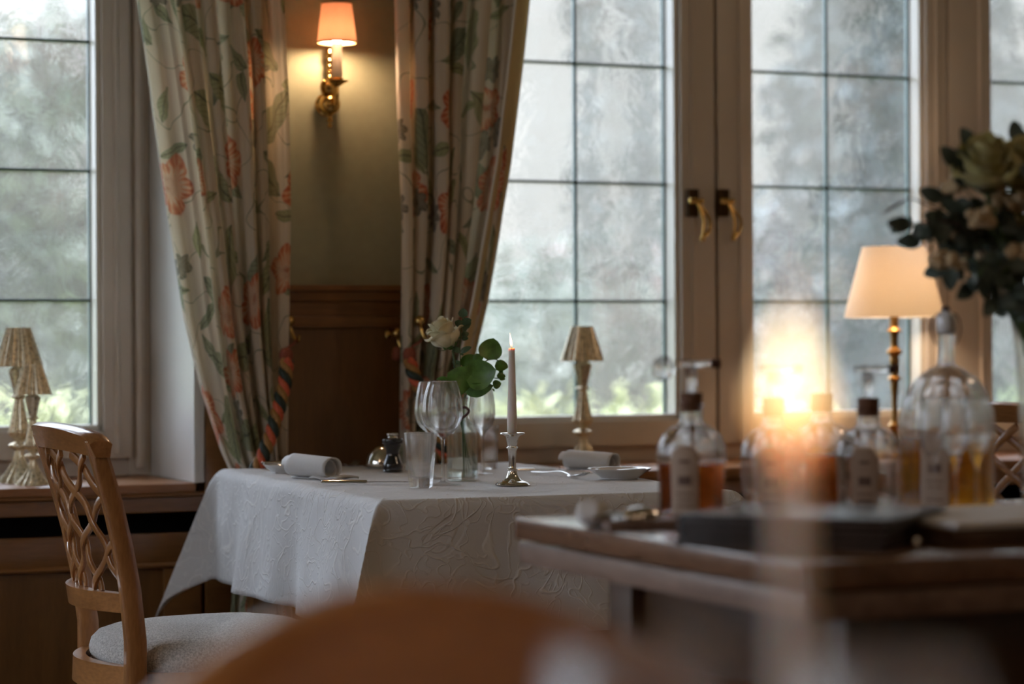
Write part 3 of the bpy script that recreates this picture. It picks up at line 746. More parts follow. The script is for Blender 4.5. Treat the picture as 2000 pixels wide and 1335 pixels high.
b.build('trim_braid', 'shadetrim', shd)
# light('POINT', 'wall_lamp_light', sc0+cx+Vector((0, 0, .158)), 4.5, (1., .66, .36), .012)

# ================================================================== MERCURY GLASS LAMPS
def mlamp(loc, hgt, label, group):
    rt = thing('mercury_glass_lamp', loc, label, 'lamp', group)
    s = hgt/.38
    bs = smoothprof([(.0001, 0), (.048, 0), (.050, .004), (.046, .010), (.030, .030), (.016, .055), (.011, .075), (.012, .082), (.024, .088), (.024, .094), (.011, .100), (.014, .108), (.026, .122), (.024, .130), (.018, .16), (.012, .195), (.010, .205), (.018, .210), (.012, .217), (.013, .225), (.021, .262), (.023, .275), (.014, .283), (.008, .290), (.006, .31), (.0001, .312)], 4)
    MB().lathe([(r*s*1.0, z*s) for r, z in bs], 96, flute=16, fa=.07).build('lamp_base', 'mercury', rt)
    b = MB(); b.lathe([(.056*s, .285*s), (.0545*s, .292*s), (.042*s, .335*s), (.028*s, .38*s), (.0255*s, .378*s), (.04*s, .333*s), (.053*s, .290*s)], 168, flute=21, fa=.06, closed=True)
    b.build('lamp_shade', 'mercury', rt)
    return rt
mlamp(onY(38, 935, 5.80).xy.to_3d()+Vector((0, 0, SZ)), .372, 'taller silvery-gold ribbed glass lamp on the sill, at the left edge', 'mercury glass lamps')
mlamp(onY(65, 943, 5.69).xy.to_3d()+Vector((0, 0, SZ)), .285, 'shorter silvery-gold ribbed glass lamp on the sill, in front of the taller one', 'mercury glass lamps')
mlamp(onY(1139, 908, 5.86).xy.to_3d()+Vector((0, 0, SZ)), .372, 'silvery-gold ribbed glass lamp on the sill behind the candle', 'mercury glass lamps')

# ================================================================== LIT TABLE LAMP
tl = onY(1748, 895, 5.82); tl.z = SZ
rt = thing('table_lamp', tl, 'lit table lamp with cream empire shade and slim brass stem on the right sill', 'table lamp')
b = MB(); b.lathe(smoothprof([(.0001, 0), (.062, 0), (.064, .008), (.05, .018), (.03, .026), (.016, .045), (.010, .07), (.013, .082), (.020, .09), (.012, .10), (.009, .12), (.008, .16), (.011, .20), (.012, .215), (.020, .222), (.012, .232), (.010, .25), (.014, .27), (.013, .285), (.020, .292), (.022, .30), (.012, .31), (.011, .335), (.013, .35), (.021, .356), (.014, .364), (.012, .375), (.012, .41), (.0001, .412)], 4), 40)
b.build('lamp_stem', 'antique', rt)
zb, zt = .395, .592; rb, r_t = .140, .088
MB().lathe([(rb, zb), (r_t, zt), (r_t-.0015, zt), (rb-.0015, zb)], 72, closed=True).build('lamp_shade', 'shade2', rt)
MB().sphere((0, 0, .46), .026).build('bulb', 'bulb2', rt)
# light('POINT', 'table_lamp_light', tl+Vector((.0, -.0, .46)), 3.6, (1., .68, .42), .03)

# ================================================================== DINING TABLE + CLOTH
TZ = .752; CZ = .7575
rot = math.radians(-3.0)
A = onZ(747, 976, CZ); A.z = 0
TW, TL = .70, 1.23
ex = Vector((math.cos(rot), math.sin(rot), 0)); ey = Vector((-math.sin(rot), math.cos(rot), 0))
tc = A + ex*(TW/2) + ey*(TL/2)
rt = thing('dining_table', tc, 'dining table under the embroidered white cloth by the windows', 'table', rz=rot)
MB().box(-TW/2+.01, TW/2-.01, -TL/2+.01, TL/2-.01, TZ-.03, TZ-.002, .004).build('tabletop', 'chair', rt)
MB().box(-TW/2+.06, TW/2-.06, -TL/2+.06, TL/2-.06, TZ-.10, TZ-.03, .003).build('apron', 'woodh', rt)
for sx in (-1, 1):
    for sy in (-1, 1):
        x, y = sx*(TW/2-.07), sy*(TL/2-.07)
        MB().box(x-.03, x+.03, y-.03, y+.03, 0, TZ-.03, .004).build('leg', 'woodv', rt)
def tablecloth(name, c, rz, TW, TL, O, label, N=(120, 180), z=CZ, mat='damask'):
    hx, hy = TW/2, TL/2
    def fn(s, t):
        a = -(hx+O) + 2*(hx+O)*s; b_ = -(hy+O) + 2*(hy+O)*t
        da, db = max(abs(a)-hx, 0), max(abs(b_)-hy, 0)
        sa, sb = math.copysign(1, a), math.copysign(1, b_)
        sm = da+db+1e-9; wa, wb = da/sm, db/sm
        mn, mxx = 2*da*db/sm, (da**4+db**4)**.25
        drop = mxx + .30*mn
        R = .026
        def bend(d):   # rounded edge: horizontal run and fall
            if d < R*PI/2: return R*math.sin(d/R), R*(1-math.cos(d/R))
            return R, R + d - R*PI/2
        run, fall = bend(drop)
        fall = fall*.985
        x = sa*(min(abs(a), hx)); y = sb*(min(abs(b_), hy))
        wv = fall
        kx = 0; ky = 0
        if da > 0: kx += bend(da)[0]*.6 + .10*wv*(.55+.45*min(1, 2*wa))
        if db > 0: ky += bend(db)[0]*.6 + .10*wv*(.55+.45*min(1, 2*wb))
        kx += .34*mn; ky += .34*mn
        if da > 0: kx += max(0, 2*wa-1)*(wv*.07*math.sin(b_*11+sa*1.1) + wv*.03*math.sin(b_*27))
        if db > 0: ky += max(0, 2*wb-1)*(wv*.06*math.sin(a*10+sb*.6) + wv*.03*math.sin(a*24+1))
        x += sa*kx; y += sb*ky
        zz = z - fall + .0007*math.sin(a*31)*math.cos(b_*23)
        return Vector((x, y, zz))
    b = MB(); b.grid(fn, *N)
    o = b.build(name, mat, sharp=False, origin=None)
    me = o.data
    if sum(p_.normal.z*p_.area for p_ in me.polygons) < 0: me.flip_normals()
    sol = o.modifiers.new('thickness', 'SOLIDIFY'); sol.thickness = .0012; sol.offset = -1
    o.location = c; o.rotation_euler = (0, 0, rz)
    return tag(o, label, 'tablecloth')
tablecloth('tablecloth', tc, rot, TW, TL, .27, 'white tablecloth with embroidered scrolls draped over the table by the windows')

TOPZ = CZ + .0012
def P(px, py): 
    v = onZ(px, py, TOPZ); return v

# ---- glassware builders
def vessel(outer, th, seg=56, base=0.004):
    """closed glass profile from outer (r,z) list rising from axis bottom."""
    inner = [(max(r-th, .0003), z) for r, z in outer if z > base]
    inner = [(.0002, max(inner[0][1], base))] + inner
    prof = [(.0002, 0)] + outer + [(outer[-1][0]-th*.5, outer[-1][1]+th*.4)] + inner[::-1]
    return prof
def tumbler(loc, hgt, rt_, rb_, label):
    o = MB()
    pr = [(.0002, 0), (rb_*.95, 0), (rb_, .003), (rb_+(rt_-rb_)*.5, hgt*.55), (rt_, hgt-.001), (rt_-.0006, hgt), (rt_-.0013, hgt-.001), (rb_+(rt_-rb_)*.5-.0016, hgt*.55), (rb_-.001, .024), (rb_*.6, .0195), (.0002, .0185)]
    o.lathe(pr, 64)
    ob = o.build('water_tumbler', 'glass', sharp=False); ob.location = loc
    return tag(ob, label, 'glass')
def wineglass(loc, hgt, rmax, rtop, label, zb=.47, name='wine_glass', cat='wine glass', group=None, stem=.0038):
    foot = [(.0002, 0), (.030*rmax/.036, 0), (.031*rmax/.036, .0012), (.020*rmax/.036, .003), (.008, .006), (.0045, .012), (stem, .03), (stem*.92, hgt*zb*.6), (stem*1.1, hgt*zb-.012), (.0065, hgt*zb-.004)]
    H2 = hgt-hgt*zb
    bowl = [(rmax*.45, hgt*zb+H2*.045), (rmax*.78, hgt*zb+H2*.16), (rmax*.96, hgt*zb+H2*.32), (rmax, hgt*zb+H2*.43), (rmax*.97, hgt*zb+H2*.6), (rmax*.88, hgt*zb+H2*.8), (rtop, hgt)]
    out = smoothprof(foot+bowl, 5)
    inn = smoothprof([(rtop-.0009, hgt-.0002), (rmax*.88-.001, hgt*zb+H2*.8), (rmax*.97-.001, hgt*zb+H2*.6), (rmax-.001, hgt*zb+H2*.43), (rmax*.96-.0012, hgt*zb+H2*.32), (rmax*.78-.0015, hgt*zb+H2*.17), (rmax*.42-.001, hgt*zb+H2*.07), (.0002, hgt*zb+H2*.05)], 5)
    ob = MB().lathe(out+inn, 64).build(name, 'glass', sharp=False); ob.location = loc
    return tag(ob, label, cat, group)
p = P(822, 952)
tumbler(p, .1085, .0335, .0235, 'tapered clear water tumbler at the front of the table')
D = 4.9
p = P(957, 915); tumbler(p, .098, .0205*1.02, .0175, 'narrower clear water tumbler behind the vase beside the taper candle')
p = P(843, 934); wineglass(p, .205, .0354, .0263, 'clear wine glass at the left of the front pair')
p = P(865, 947); wineglass(p, .209, .0410, .0290, 'clear wine glass with the wider bowl at the right of the front pair')
p = P(942, 925); wineglass(p, .190, .0295, .0215, 'clear wine glass behind the vase, below the big green leaf', zb=.48)

# ---- bud vase with water
vp = P(903, 938)
rt = thing('bud_vase', vp, 'clear glass bottle vase holding the white rose and green leaves', 'vase')
vo = smoothprof([(.026, 0), (.0315, .004), (.0325, .02), (.0325, .09), (.031, .104), (.022, .118), (.0145, .128), (.0125, .14), (.0125, .162), (.0145, .172)], 5)
vi = smoothprof([(.0135, .1715), (.0113, .162), (.0113, .14), (.0132, .129), (.020, .117), (.029, .103), (.0305, .09), (.0305, .02), (.027, .008), (.0002, .007)], 5)
MB().lathe([(.0002, .001)] + vo + vi, 56).build('vase_body', 'greenglass', rt, sharp=False)
MB().lathe([(.0002, .0085), (.026, .0085), (.0298, .02), (.0298, .048), (.0002, .048)], 48).build('water', 'water', rt, sharp=False)

def leafmesh(b, base, tip, width, nrm, bend=.15, fold=.12, n=10, roundness=.5):
    base, tip = Vector(base), Vector(tip); d = tip-base; L = d.length; d.normalize()
    nrm = Vector(nrm); nrm = (nrm-d*nrm.dot(d)).normalized(); sd = d.cross(nrm)
    def fn(s, t):
        w = math.sin(PI*min(1, max(0, t**(roundness+.25))))**.62*width*.5
        u = (s-.5)*2
        return base + d*(L*t) + sd*(u*w) + nrm*(bend*L*math.sin(PI*t)*1 + fold*w*(abs(u)**1.5)*1.2)
    b.grid(fn, 8, n); return b
VD = (vp.x*ST + vp.y*CT)           # depth of the vase along the view
def q(px, py, dd=0.): return atD(px, py, VD+dd)
view = Vector((-ST, -CT, 0))
# eucalyptus sprig, upright
def sprig(name, label, pts, leaves, mat, off):
    rt = thing(name, off, label, 'greenery'); o_ = Vector(off)
    MB().tube([v-o_ for v in curve3(pts)], .0012, 8).build('stem', 'stem', rt)
    for (bs, tp, w, nr, be) in leaves:
        l = MB(); leafmesh(l, bs-o_, tp-o_, w, nr, be); l.build('leaf', mat, rt, sharp=False)
    return rt
sprig('eucalyptus_sprig', 'thin upright eucalyptus sprig with small round leaves beside the rose',
      [q(906, 930), q(904, 860), q(901, 780), q(899, 710), q(899, 660), q(903, 625), q(905, 605)],
      [(q(904, 620), q(905, 601), .020, view+Vector((0, 0, .3)), .1), (q(903, 632), q(921, 624), .018, view+Vector((.3, 0, .8)), .1), (q(903, 634), q(888, 628), .016, view, .1),
       (q(902, 640), q(920, 628), .017, view, -.1), (q(903, 646), q(912, 640), .010, view, -.1), (q(902, 655), q(916, 650), .014, view, .1), (q(901, 661), q(880, 658), .008, view+Vector((0, 0, 1)), .05), (q(902, 662), q(915, 660), .011, view+Vector((0, 0, .5)), .05),
       (q(900, 687), q(880, 679), .014, view+Vector((0, 0, .6)), .1), (q(900, 688), q(921, 677), .013, view+Vector((0, 0, .4)), .1), (q(899, 690), q(906, 693), .005, view, 0), (q(899, 712), q(883, 706), .014, view, .1), (q(899, 713), q(885, 716), .012, view, .1)], 'leaf2', vp+Vector((0, 0, .01)))
sprig('round_leaf_sprig', 'spray of large round green leaves in the bud vase',
      [q(912, 925, .01), q(908, 860), q(907, 780), q(915, 745), q(935, 715, -.01), q(960, 700), q(975, 705)],
      [(q(918, 756, -.03), q(874, 728, -.035), .064, view+Vector((-.35, 0, .5)), .14), (q(908, 738, -.035), q(969, 722, -.05), .064, view+Vector((.25, 0, .15)), -.10), (q(905, 760, -.02), q(964, 752, -.025), .036, view+Vector((.1, 0, -.6)), .12), (q(900, 712, .01), q(935, 697, .01), .030, view, .1),
       (q(953, 703, 0), q(964, 660, .01), .050, view+Vector((0, .0, .2)), .06), (q(925, 706, 0), q(945, 695, 0), .024, view+Vector((0, 0, .8)), .1)], 'leaf', vp+Vector((.004, 0, .01)))
sprig('small_leaf_sprig', 'small green leafy side twig at the right of the vase leaves',
      [q(906, 900, .02), q(908, 780, .02), q(940, 740, .02), q(968, 738, .02), q(985, 740, .02)],
      [(q(966, 714, .01), q(993, 716, .01), .026, view+Vector((.2, 0, .4)), .1), (q(975, 722, .02), q(983, 728, .02), .010, view, 0), (q(970, 733, .01), q(988, 735, .01), .014, view+Vector((0, 0, .4)), .1), (q(975, 738, .01), q(987, 740, .01), .009, view, .1), (q(962, 752, .01), q(979, 748, .01), .019, view, .08), (q(962, 758, .01), q(966, 764, .01), .004, view, 0),
       (q(878, 744, .0), q(852, 740, .0), .012, view+Vector((0, 0, .6)), .2)], 'leaf', vp+Vector((-.004, .002, .01)))
# rose
def rose(center, R, label, mat, view_dir, name='rose', group=None, stem=None, seed=3, tilt=(.15, -.25)):
    rnd = random.Random(seed)
    rt = thing(name, center, label, 'flower', group)
    Mx = Matrix.Rotation(tilt[0], 4, 'X') @ Matrix.Rotation(tilt[1], 4, 'Y')
    layers = [(3, .26, .92, .10), (4, .42, .98, .16), (4, .60, .95, .35), (5, .80, .85, .75), (5, .98, .62, 1.25)]
    for li, (n, rr, hh, opn) in enumerate(layers):
        for k in range(n):
            a0 = 2*PI*k/n + li*.7 + rnd.uniform(-.15, .15)
            span = 2*PI/n*1.35; hgt = hh*R*2.05*rnd.uniform(.93, 1.05); ro = rr*R
            def fn(s, t, a0=a0, span=span, hgt=hgt, ro=ro, opn=opn):
                wdt = math.sin(PI*min(1, .12+.80*t)**.8)**.5
                a = a0 + (s-.5)*span*(.35+.65*wdt)
                prof = ro*(.30+.70*math.sin(min(t*1.9, 1)*PI/2)) + opn*R*.34*max(0, t-.62)**1.5*3.0
                z = -R*.8 + hgt*(t - opn*.18*max(0, t-.7)**1*2.0) - .10*R*abs(2*s-1)**2*t*1.3
                curl = opn*.16*R*max(0, t-.8)*5*(.4+abs(2*s-1))
                return Mx @ Vector((math.cos(a)*(prof+curl*.5), math.sin(a)*(prof+curl*.5), z-curl*.35))
            g = MB(); g.grid(fn, 12, 12); o = g.build('petal', mat, rt, sharp=False)
            s_ = o.modifiers.new('thickness', 'SOLIDIFY'); s_.thickness = .0007
    g = MB()
    for k in range(5):
        a = 2*PI*k/5; leafmesh(g, Mx @ Vector((0, 0, -R*.85)), Mx @ Vector((math.cos(a)*R*.8, math.sin(a)*R*.8, -R*.62)), R*.3, Mx @ Vector((0, 0, -1)), .2)
    g.sphere(Mx @ Vector((0, 0, -R*.88)), R*.2); g.build('calyx', 'leaf', rt, sharp=False)
    if stem:
        MB().tube([v-Vector(center) for v in curve3(stem)], .0026, 10).build('stem', 'stem', rt, sharp=False)
    return rt
rc = q(868, 654, 0)
rose(rc, .0315, 'white rose leaning left in the bud vase', 'petal', view, stem=[q(884, 684), q(889, 710), q(898, 770), q(902, 830, .01), q(920, 908, .01)], tilt=(-.10, -.42))
# heart charm hanging at the vase neck
hp_ = q(898, 806, -.02)
b = MB(); pts = []
for i in range(49):
    t = 2*PI*i/48
    x = 16*math.sin(t)**3/17.; z = (13*math.cos(t)-5*math.cos(2*t)-2*math.cos(3*t)-math.cos(4*t))/17.
    pts.append(Vector((x*.0195*CT, -x*.0195*ST, z*.0165)))
b.tube(pts, .0028, 8, flat=1.0)
hc = tag(b.build('heart_charm', 'charm', sharp=False), 'brown heart-shaped charm hanging at the neck of the bud vase', 'charm'); hc.location = hp_
b = MB(); b.tube([Vector((0, 0, .012)), Vector((.004, .01, .03)), Vector((.006, .02, .034))], .0007); b.build('thread', 'charm', hc)

# ---- candle in silver holder
cp = P(1001, 947)
rt = thing('candle_holder', cp, 'small silver candlestick standing at the front right of the table', 'candlestick')
b = MB()
b.lathe(smoothprof([(.0002, 0), (.0325, 0), (.0335, .003), (.029, .0065), (.020, .010), (.0125, .018), (.0095, .027), (.0095, .030), (.011, .032), (.0088, .034), (.0075, .036), (.0078, .055), (.0095, .072), (.0118, .0735), (.0118, .076), (.0095, .0775), (.0105, .083), (.0145, .098), (.024, .1015), (.025, .104), (.0225, .105), (.011, .1035), (.0002, .1035)], 4), 56)
b.build('stick', 'silver', rt)
def candle(loc, L, r0, r1, label, fl=(.0038, .030), lean=-.17, mat='wax'):
    rt = thing('taper_candle', loc, label, 'candle')
    MB().lathe(smoothprof([(.0002, 0), (r0, 0), (r0*.99, L*.3), ((r0+r1)/2, L*.6), (r1, L-.001), (r1*.85, L), (.0002, L-.0015)], 4), 32).build('wax_body', mat, rt)
    MB().tube(curve3([(0, 0, L-.002), (.0002, 0, L+.004), (-.0006, 0, L+.008)]), .0007, 8).build('wick', 'black', rt)
    fw, fh = fl
    b = MB(); b.lathe(smoothprof([(.0002, 0), (fw*.75, fh*.14), (fw, fh*.32), (fw*.72, fh*.6), (fw*.3, fh*.86), (.0002, fh)], 5), 20, mtx=Matrix.Translation((0, 0, L+.0045)) @ Matrix.Rotation(lean, 4, Vector((-ST, CT, 0))))
    b.build('flame', 'flame', rt, sharp=False)
    return rt
candle(cp+Vector((0, 0, .1038)), .166, .0093, .0062, 'white lit taper candle in the silver candlestick', (.0026, .0305))
light('POINT', 'candle_light', cp+Vector((0, 0, .2835)), .06, (1., .5, .2), .004)

# ---- pepper mill, salt mill
def mill(loc, label, mat, crown=True):
    rt = thing('pepper_mill' if mat == 'blk' else 'salt_mill', loc, label, 'mill')
    b = MB(); b.lathe(smoothprof([(.0002, 0), (.0215, 0), (.0222, .004), (.0220, .015), (.0205, .020), (.0165, .030), (.0142, .038), (.0155, .047), (.0195, .057), (.0200, .0605)], 5), 48); b.build('mill_body', mat, rt)
    b = MB(); b.lathe(smoothprof([(.017, .0608), (.0225, .062), (.0238, .067), (.0225, .073), (.012, .0755), (.0002, .076)], 5), 48); b.build('mill_head', mat, rt)
    if crown:
        b = MB(); b.lathe([(.0002, .075), (.011, .0755), (.010, .0785), (.0002, .0785)], 32)
        for k in range(9): b.sphere((.0095*math.cos(k*2*PI/9), .0095*math.sin(k*2*PI/9), .082), .0033, 10)
        b.sphere((0, 0, .081), .005, 12); b.build('crown_knob', 'silver', rt)
    return rt
mill(P(767, 920), 'squat glossy black pepper mill with a metal crown knob', 'blk')
mill(P(811, 917), 'glossy white salt mill seen through the front tumbler', 'whitelac')

# ---- butter cloche
bp = P(749, 913)
rt = thing('butter_dish', bp, 'silver domed butter dish behind the black pepper mill', 'butter dish')
MB().lathe(smoothprof([(.0002, 0), (.036, 0), (.044, .003), (.046, .005), (.040, .0045), (.0002, .003)]), 56).build('dish', 'silver', rt)
MB().lathe(smoothprof([(.0415, .0055), (.0425, .008), (.0415, .018), (.036, .034), (.025, .046), (.012, .0515), (.0002, .0525)], 6), 56).build('dome_lid', 'silver', rt)

# ---- napkins
def napkin(loc, rz, R, L, label, tail=True):
    rt = thing('rolled_napkin', loc, label, 'napkin', rz=rz)
    b = MB(); turns = 1.75
    def fn(s, t):
        a = -PI*.5 + turns*2*PI*s; r = R*(1-.30*s)
        ta = 1-.10*t
        x = L*(t-.5) + .010*math.sin(s*5); zc = R*1.0
        return Vector((x*(1-.03*s), math.cos(a)*r*ta*1.12, zc*ta*.98 + math.sin(a)*r*ta))
    b.grid(fn, 90, 14)
    o = b.build('napkin_roll', 'napkin', rt, sharp=False); m_ = o.modifiers.new('thickness', 'SOLIDIFY'); m_.thickness = .0026; m_.offset = -1
    if tail:
        b = MB()
        def f2(s, t):
            return Vector((L*(.18+.62*s), -R*.9 + .06*t + .01*s, .003+.006*math.sin(t*PI)*(1-s*.3)+.0015*math.sin(s*9)))
        b.grid(f2, 16, 10); o = b.build('napkin_tail', 'napkin', rt, sharp=False); m_ = o.modifiers.new('thickness', 'SOLIDIFY'); m_.thickness = .004; m_.offset = 0
    return rt
napkin(P(607, 934), rot+math.radians(-66), .0275, .130, 'rolled white napkin with a flat tail at the left place setting')
napkin(P(1150, 918), rot+math.radians(-60), .0235, .130, 'rolled white napkin at the right place setting, before the silvery lamp')

# ---- cutlery
def knife(a, b_, label, group=None, z=0.001, blade=.5, name='table_knife', cat='knife'):
    a, b_ = Vector(a), Vector(b_); d = b_-a; L = d.length; ang = math.atan2(d.y, d.x); pitch = -math.asin(max(-1, min(1, d.z/L)))
    rt = thing(name, a, label, cat, group, rz=ang); rt.rotation_euler = (0, pitch, ang)
    h = L*blade
    g = MB(); g.tube(curve3([(0, 0, .0045+z), (h*.1, 0, .0048+z), (h*.6, 0, .0045+z), (h, 0, .004+z)]), [.0055*(1 if 3 < i else .75) for i in range(25)], 12, flat=.62, up=(0, 0, 1)); g.build('handle', 'silver', rt)
    g = MB(); g.add([(h, -.004, .0045+z), (h, .004, .0045+z), (L*.9, .009, .004+z), (L, 0, .003+z), (L*.9, -.008, .004+z), (h, -.004, .0025+z), (h, .004, .0025+z), (L*.9, .009, .002+z), (L, 0, .002+z), (L*.9, -.008, .002+z)],
          [(0, 4, 3, 2, 1), (5, 6, 7, 8, 9), (0, 1, 6, 5), (1, 2, 7, 6), (2, 3, 8, 7), (3, 4, 9, 8), (4, 0, 5, 9)]); g.build('blade', 'steel', rt, smooth=False)
    return rt
def fork(a, b_, label, group=None):
    a, b_ = Vector(a), Vector(b_); d = b_-a; L = d.length
    rt = thing('table_fork', a, label, 'fork', group, rz=math.atan2(d.y, d.x))
    g = MB(); g.tube(curve3([(0, 0, .003), (L*.25, 0, .005), (L*.55, 0, .010), (L*.7, 0, .004)]), [.0052-.0028*min(1, i/18) for i in range(25)], 10, flat=.35, up=(0, 0, 1)); g.build('handle', 'steel', rt)
    g = MB(); g.tube(curve3([(L*.68, 0, .004), (L*.72, 0, .003), (L*.78, 0, .003)]), [.004+.007*min(1, i/12) for i in range(17)], 12, flat=.14, up=(0, 0, 1))
    for k in (-1.5, -.5, .5, 1.5): g.tube(curve3([(L*.77, k*.0052, .003), (L*.9, k*.0055, .006), (L, k*.005, .012)]), .0013, 6)
    g.build('tines', 'steel', rt)
    return rt
knife(P(627, 946), P(806, 944), 'table knife lying in front of the left rolled napkin', 'cutlery')
fork(P(628, 922), P(699, 908), 'fork pointing away behind the left rolled napkin', 'cutlery')
def plate(loc, r, label, hgt=.016):
    return tag(plate_mesh(loc, r, hgt), label, 'plate', 'small white side plates')
def plate_mesh(loc, r, hgt):
    o = MB().lathe(smoothprof([(.0002, 0), (r*.55, 0), (r*.60, .002), (r*.82, hgt*.62), (r, hgt), (r*1.0, hgt+.0015), (r*.8, hgt*.75), (r*.58, .005), (.0002, .004)], 5), 64).build('side_plate', 'china'); o.location = loc; return o
pl = P(553, 922); plate(pl, .043, 'small white side plate at the far left of the table, half behind the napkin')
knife(pl+Vector((-.050, -.004, .017)), pl+Vector((.08, .045, .017)), 'butter knife resting on the left side plate', 'cutlery', 0, name='butter_knife')
pl2 = P(1210, 934); plate(pl2, .066, 'small white side plate at the right place setting', .020)
knife(atD(1262, 921, pl2.x*ST+pl2.y*CT-.01), atD(1150, 926, pl2.x*ST+pl2.y*CT), 'butter knife resting across the right side plate', 'cutlery', 0, name='butter_knife')
fork(P(1040, 924), P(1145, 934), 'fork lying left of the right side plate', 'cutlery')
knife(P(1000, 922), P(1085, 919), 'table knife lying behind the candlestick near the right napkin', 'cutlery')

# ================================================================== CHAIRS
def make_chair(loc, rz, label, wood_a='chair', wood_b='chairh', arc=.018, ch=.028, pw_=2.6, TOP=.868):
    """faces +x, origin on the floor below the rear of the seat."""
    rt = thing('dining_chair', loc, label, 'chair', 'lattice-back dining chairs', rz)
    def lean(z):   # backward offset of the posts
        if z < .45: return -.05*((.45-z)/.45)**1.4
        return -.088*((z-.45)/.43)**1.7
    def half(z):
        return .182 + (.038*((z-.45)/.43) if z > .45 else 0)
    def back(w, z, d=0.):   # w in -1..1
        bow = -.030*(1-w*w)
        return Vector((lean(z)+bow-d, w*half(z), z))
    for s in (-1, 1):
        pts = [back(s, z) for z in [0, .1, .25, .4, .5, .5+(TOP-.5)*.27, .5+(TOP-.5)*.49, .5+(TOP-.5)*.7, .5+(TOP-.5)*.87, TOP]]
        g = MB(); 
        vs = []; fs = []
        for i, p_ in enumerate(pts):
            t = min(1, i/9); dx = .021-.004*t; dy = .0155
            if i < 3: dx = .017
            ring = [(-dx, -dy*.6), (-dx*.6, -dy), (dx*.6, -dy), (dx, -dy*.6), (dx, dy*.6), (dx*.6, dy), (-dx*.6, dy), (-dx, dy*.6)]
            vs += [p_+Vector((a, b_, 0)) for a, b_ in ring]
        for i in range(len(pts)-1):
            for k in range(8): fs.append((i*8+k, i*8+(k+1) % 8, (i+1)*8+(k+1) % 8, (i+1)*8+k))
        fs += [tuple(range(7, -1, -1)), tuple(72+k for k in range(8))]
        g.add(vs, fs); o = g.build('back_post', wood_a, rt, sharp=True)
    # crest rail
    g = MB(); n = 30; vs = []; fs = []
    for i in range(n+1):
        w = -1.08 + 2.16*i/n; ww = max(-1.08, min(1.08, w))
        arch = arc*(1-abs(ww/1.08)**pw_)
        zt_ = TOP+.012+arch; zb_ = TOP-ch+arch*.55
        if abs(ww) > 1.0: zt_ -= .010*(abs(ww)-1)/.08
        bow = -.030*(1-ww*ww)
        x0 = lean(TOP-.02)+bow; y0 = ww*half(TOP)
        sec = [(-.013, zb_), (.013, zb_), (.017, zt_-.014), (.020, zt_-.006), (.012, zt_), (-.012, zt_), (-.022, zt_-.006), (-.019, zt_-.014)]
        for a, z in sec: vs.append(Vector((x0+a-(z-zb_)*.12, y0, z)))
    for i in range(n):
        for k in range(8): fs.append((i*8+k, i*8+(k+1) % 8, (i+1)*8+(k+1) % 8, (i+1)*8+k))
    fs += [tuple(range(7, -1, -1)), tuple(n*8+k for k in range(8))]
    g.add(vs, fs); g.build('crest_rail', wood_b, rt, sharp=True)
    # lower back rail and rear seat rail
    for z0_, z1_, nm in ((.552, .588, 'lower_back_rail'), (.405, .452, 'rear_seat_rail')):
        g = MB(); vs = []; fs = []
        for i in range(17):
            w = -1+2*i/16
            for a, z in ((-.013, z0_), (.012, z0_), (.012, z1_), (-.013, z1_)):
                p_ = back(w*.97, z, 0.0); p_.x = lean(z)+(-.055*(1-w*w))+a; vs.append(p_)
        for i in range(16):
            for k in range(4): fs.append((i*4+k, i*4+(k+1) % 4, (i+1)*4+(k+1) % 4, (i+1)*4+k))
        fs += [(3, 2, 1, 0), (64, 65, 66, 67)]
        g.add(vs, fs); g.build(nm, wood_b, rt, sharp=True)
    # lattice: interlaced arcs
    zl, zh = .585, TOP-.026
    for sg in (1, -1):
        for k, w0 in enumerate((-1.75, -1.2, -.65, -.1, .45)):
            g = MB(); pts = []
            for i in range(25):
                t = i/24; z = zl+(zh-zl)*t
                w = sg*(w0+1.30*t+.09*math.sin(2*PI*t+k))
                if abs(w) > .97: continue
                p_ = back(w, z); p_.x += -.012*(1-t) + .0035*math.sin(PI*7*t + (0 if sg > 0 else PI)); pts.append(p_)
            if len(pts) > 2: g.ribbon(pts, .0088, .0036); g.build('lattice_strip', wood_a, rt)
    # seat
    def outline(a):
        # rounded plan, bowed at back, broad at front
        c_, s_ = math.cos(a), math.sin(a)
        x = .20 + .215*math.copysign(abs(c_)**.62, c_) + (-.012 if c_ < 0 else 0)
        hw = .205 + .035*(x-.0)/.42
        return x, hw*math.copysign(abs(s_)**.62, s_)
    def pad(inset, z):
        ring = []
        for k in range(64):
            x, y = outline(2*PI*k/64); ring.append(Vector((.20+(x-.20)*inset, y*inset, z)))
        return ring
    g = MB(); vs = []; fs = []
    rows = [(.90, .437), (.975, .440), (1.0, .452), (1.005, .462), (.985, .478), (.93, .491), (.82, .500), (.6, .508), (.3, .512), (.02, .513)]
    for i_, z in rows: vs += pad(i_, z)
    for i in range(len(rows)-1):
        for k in range(64): fs.append((i*64+k, i*64+(k+1) % 64, (i+1)*64+(k+1) % 64, (i+1)*64+k))
    fs += [tuple(range(63, -1, -1)), tuple((len(rows)-1)*64+k for k in range(64))]
    g.add(vs, fs); g.build('seat_cushion', 'seat', rt, sharp=False)
    g = MB(); vs = []; fs = []
    rows = [(.86, .40), (.99, .40), (1.01, .41), (1.01, .434), (.99, .440), (.86, .440)]
    for i_, z in rows: vs += pad(i_, z)
    for i in range(len(rows)):
        j = (i+1) % len(rows)
        for k in range(64): fs.append((i*64+k, i*64+(k+1) % 64, j*64+(k+1) % 64, j*64+k))
    g.add(vs, fs); g.build('seat_frame', wood_b, rt, sharp=True)
    for s in (-1, 1):
        MB().tube([(.365, s*.195, 0), (.365, s*.195, .2), (.36, s*.195, .42)], [.014, .018, .024], 8).build('front_leg', wood_a, rt)
    return rt
cb = onZ(262, 1290, .47)
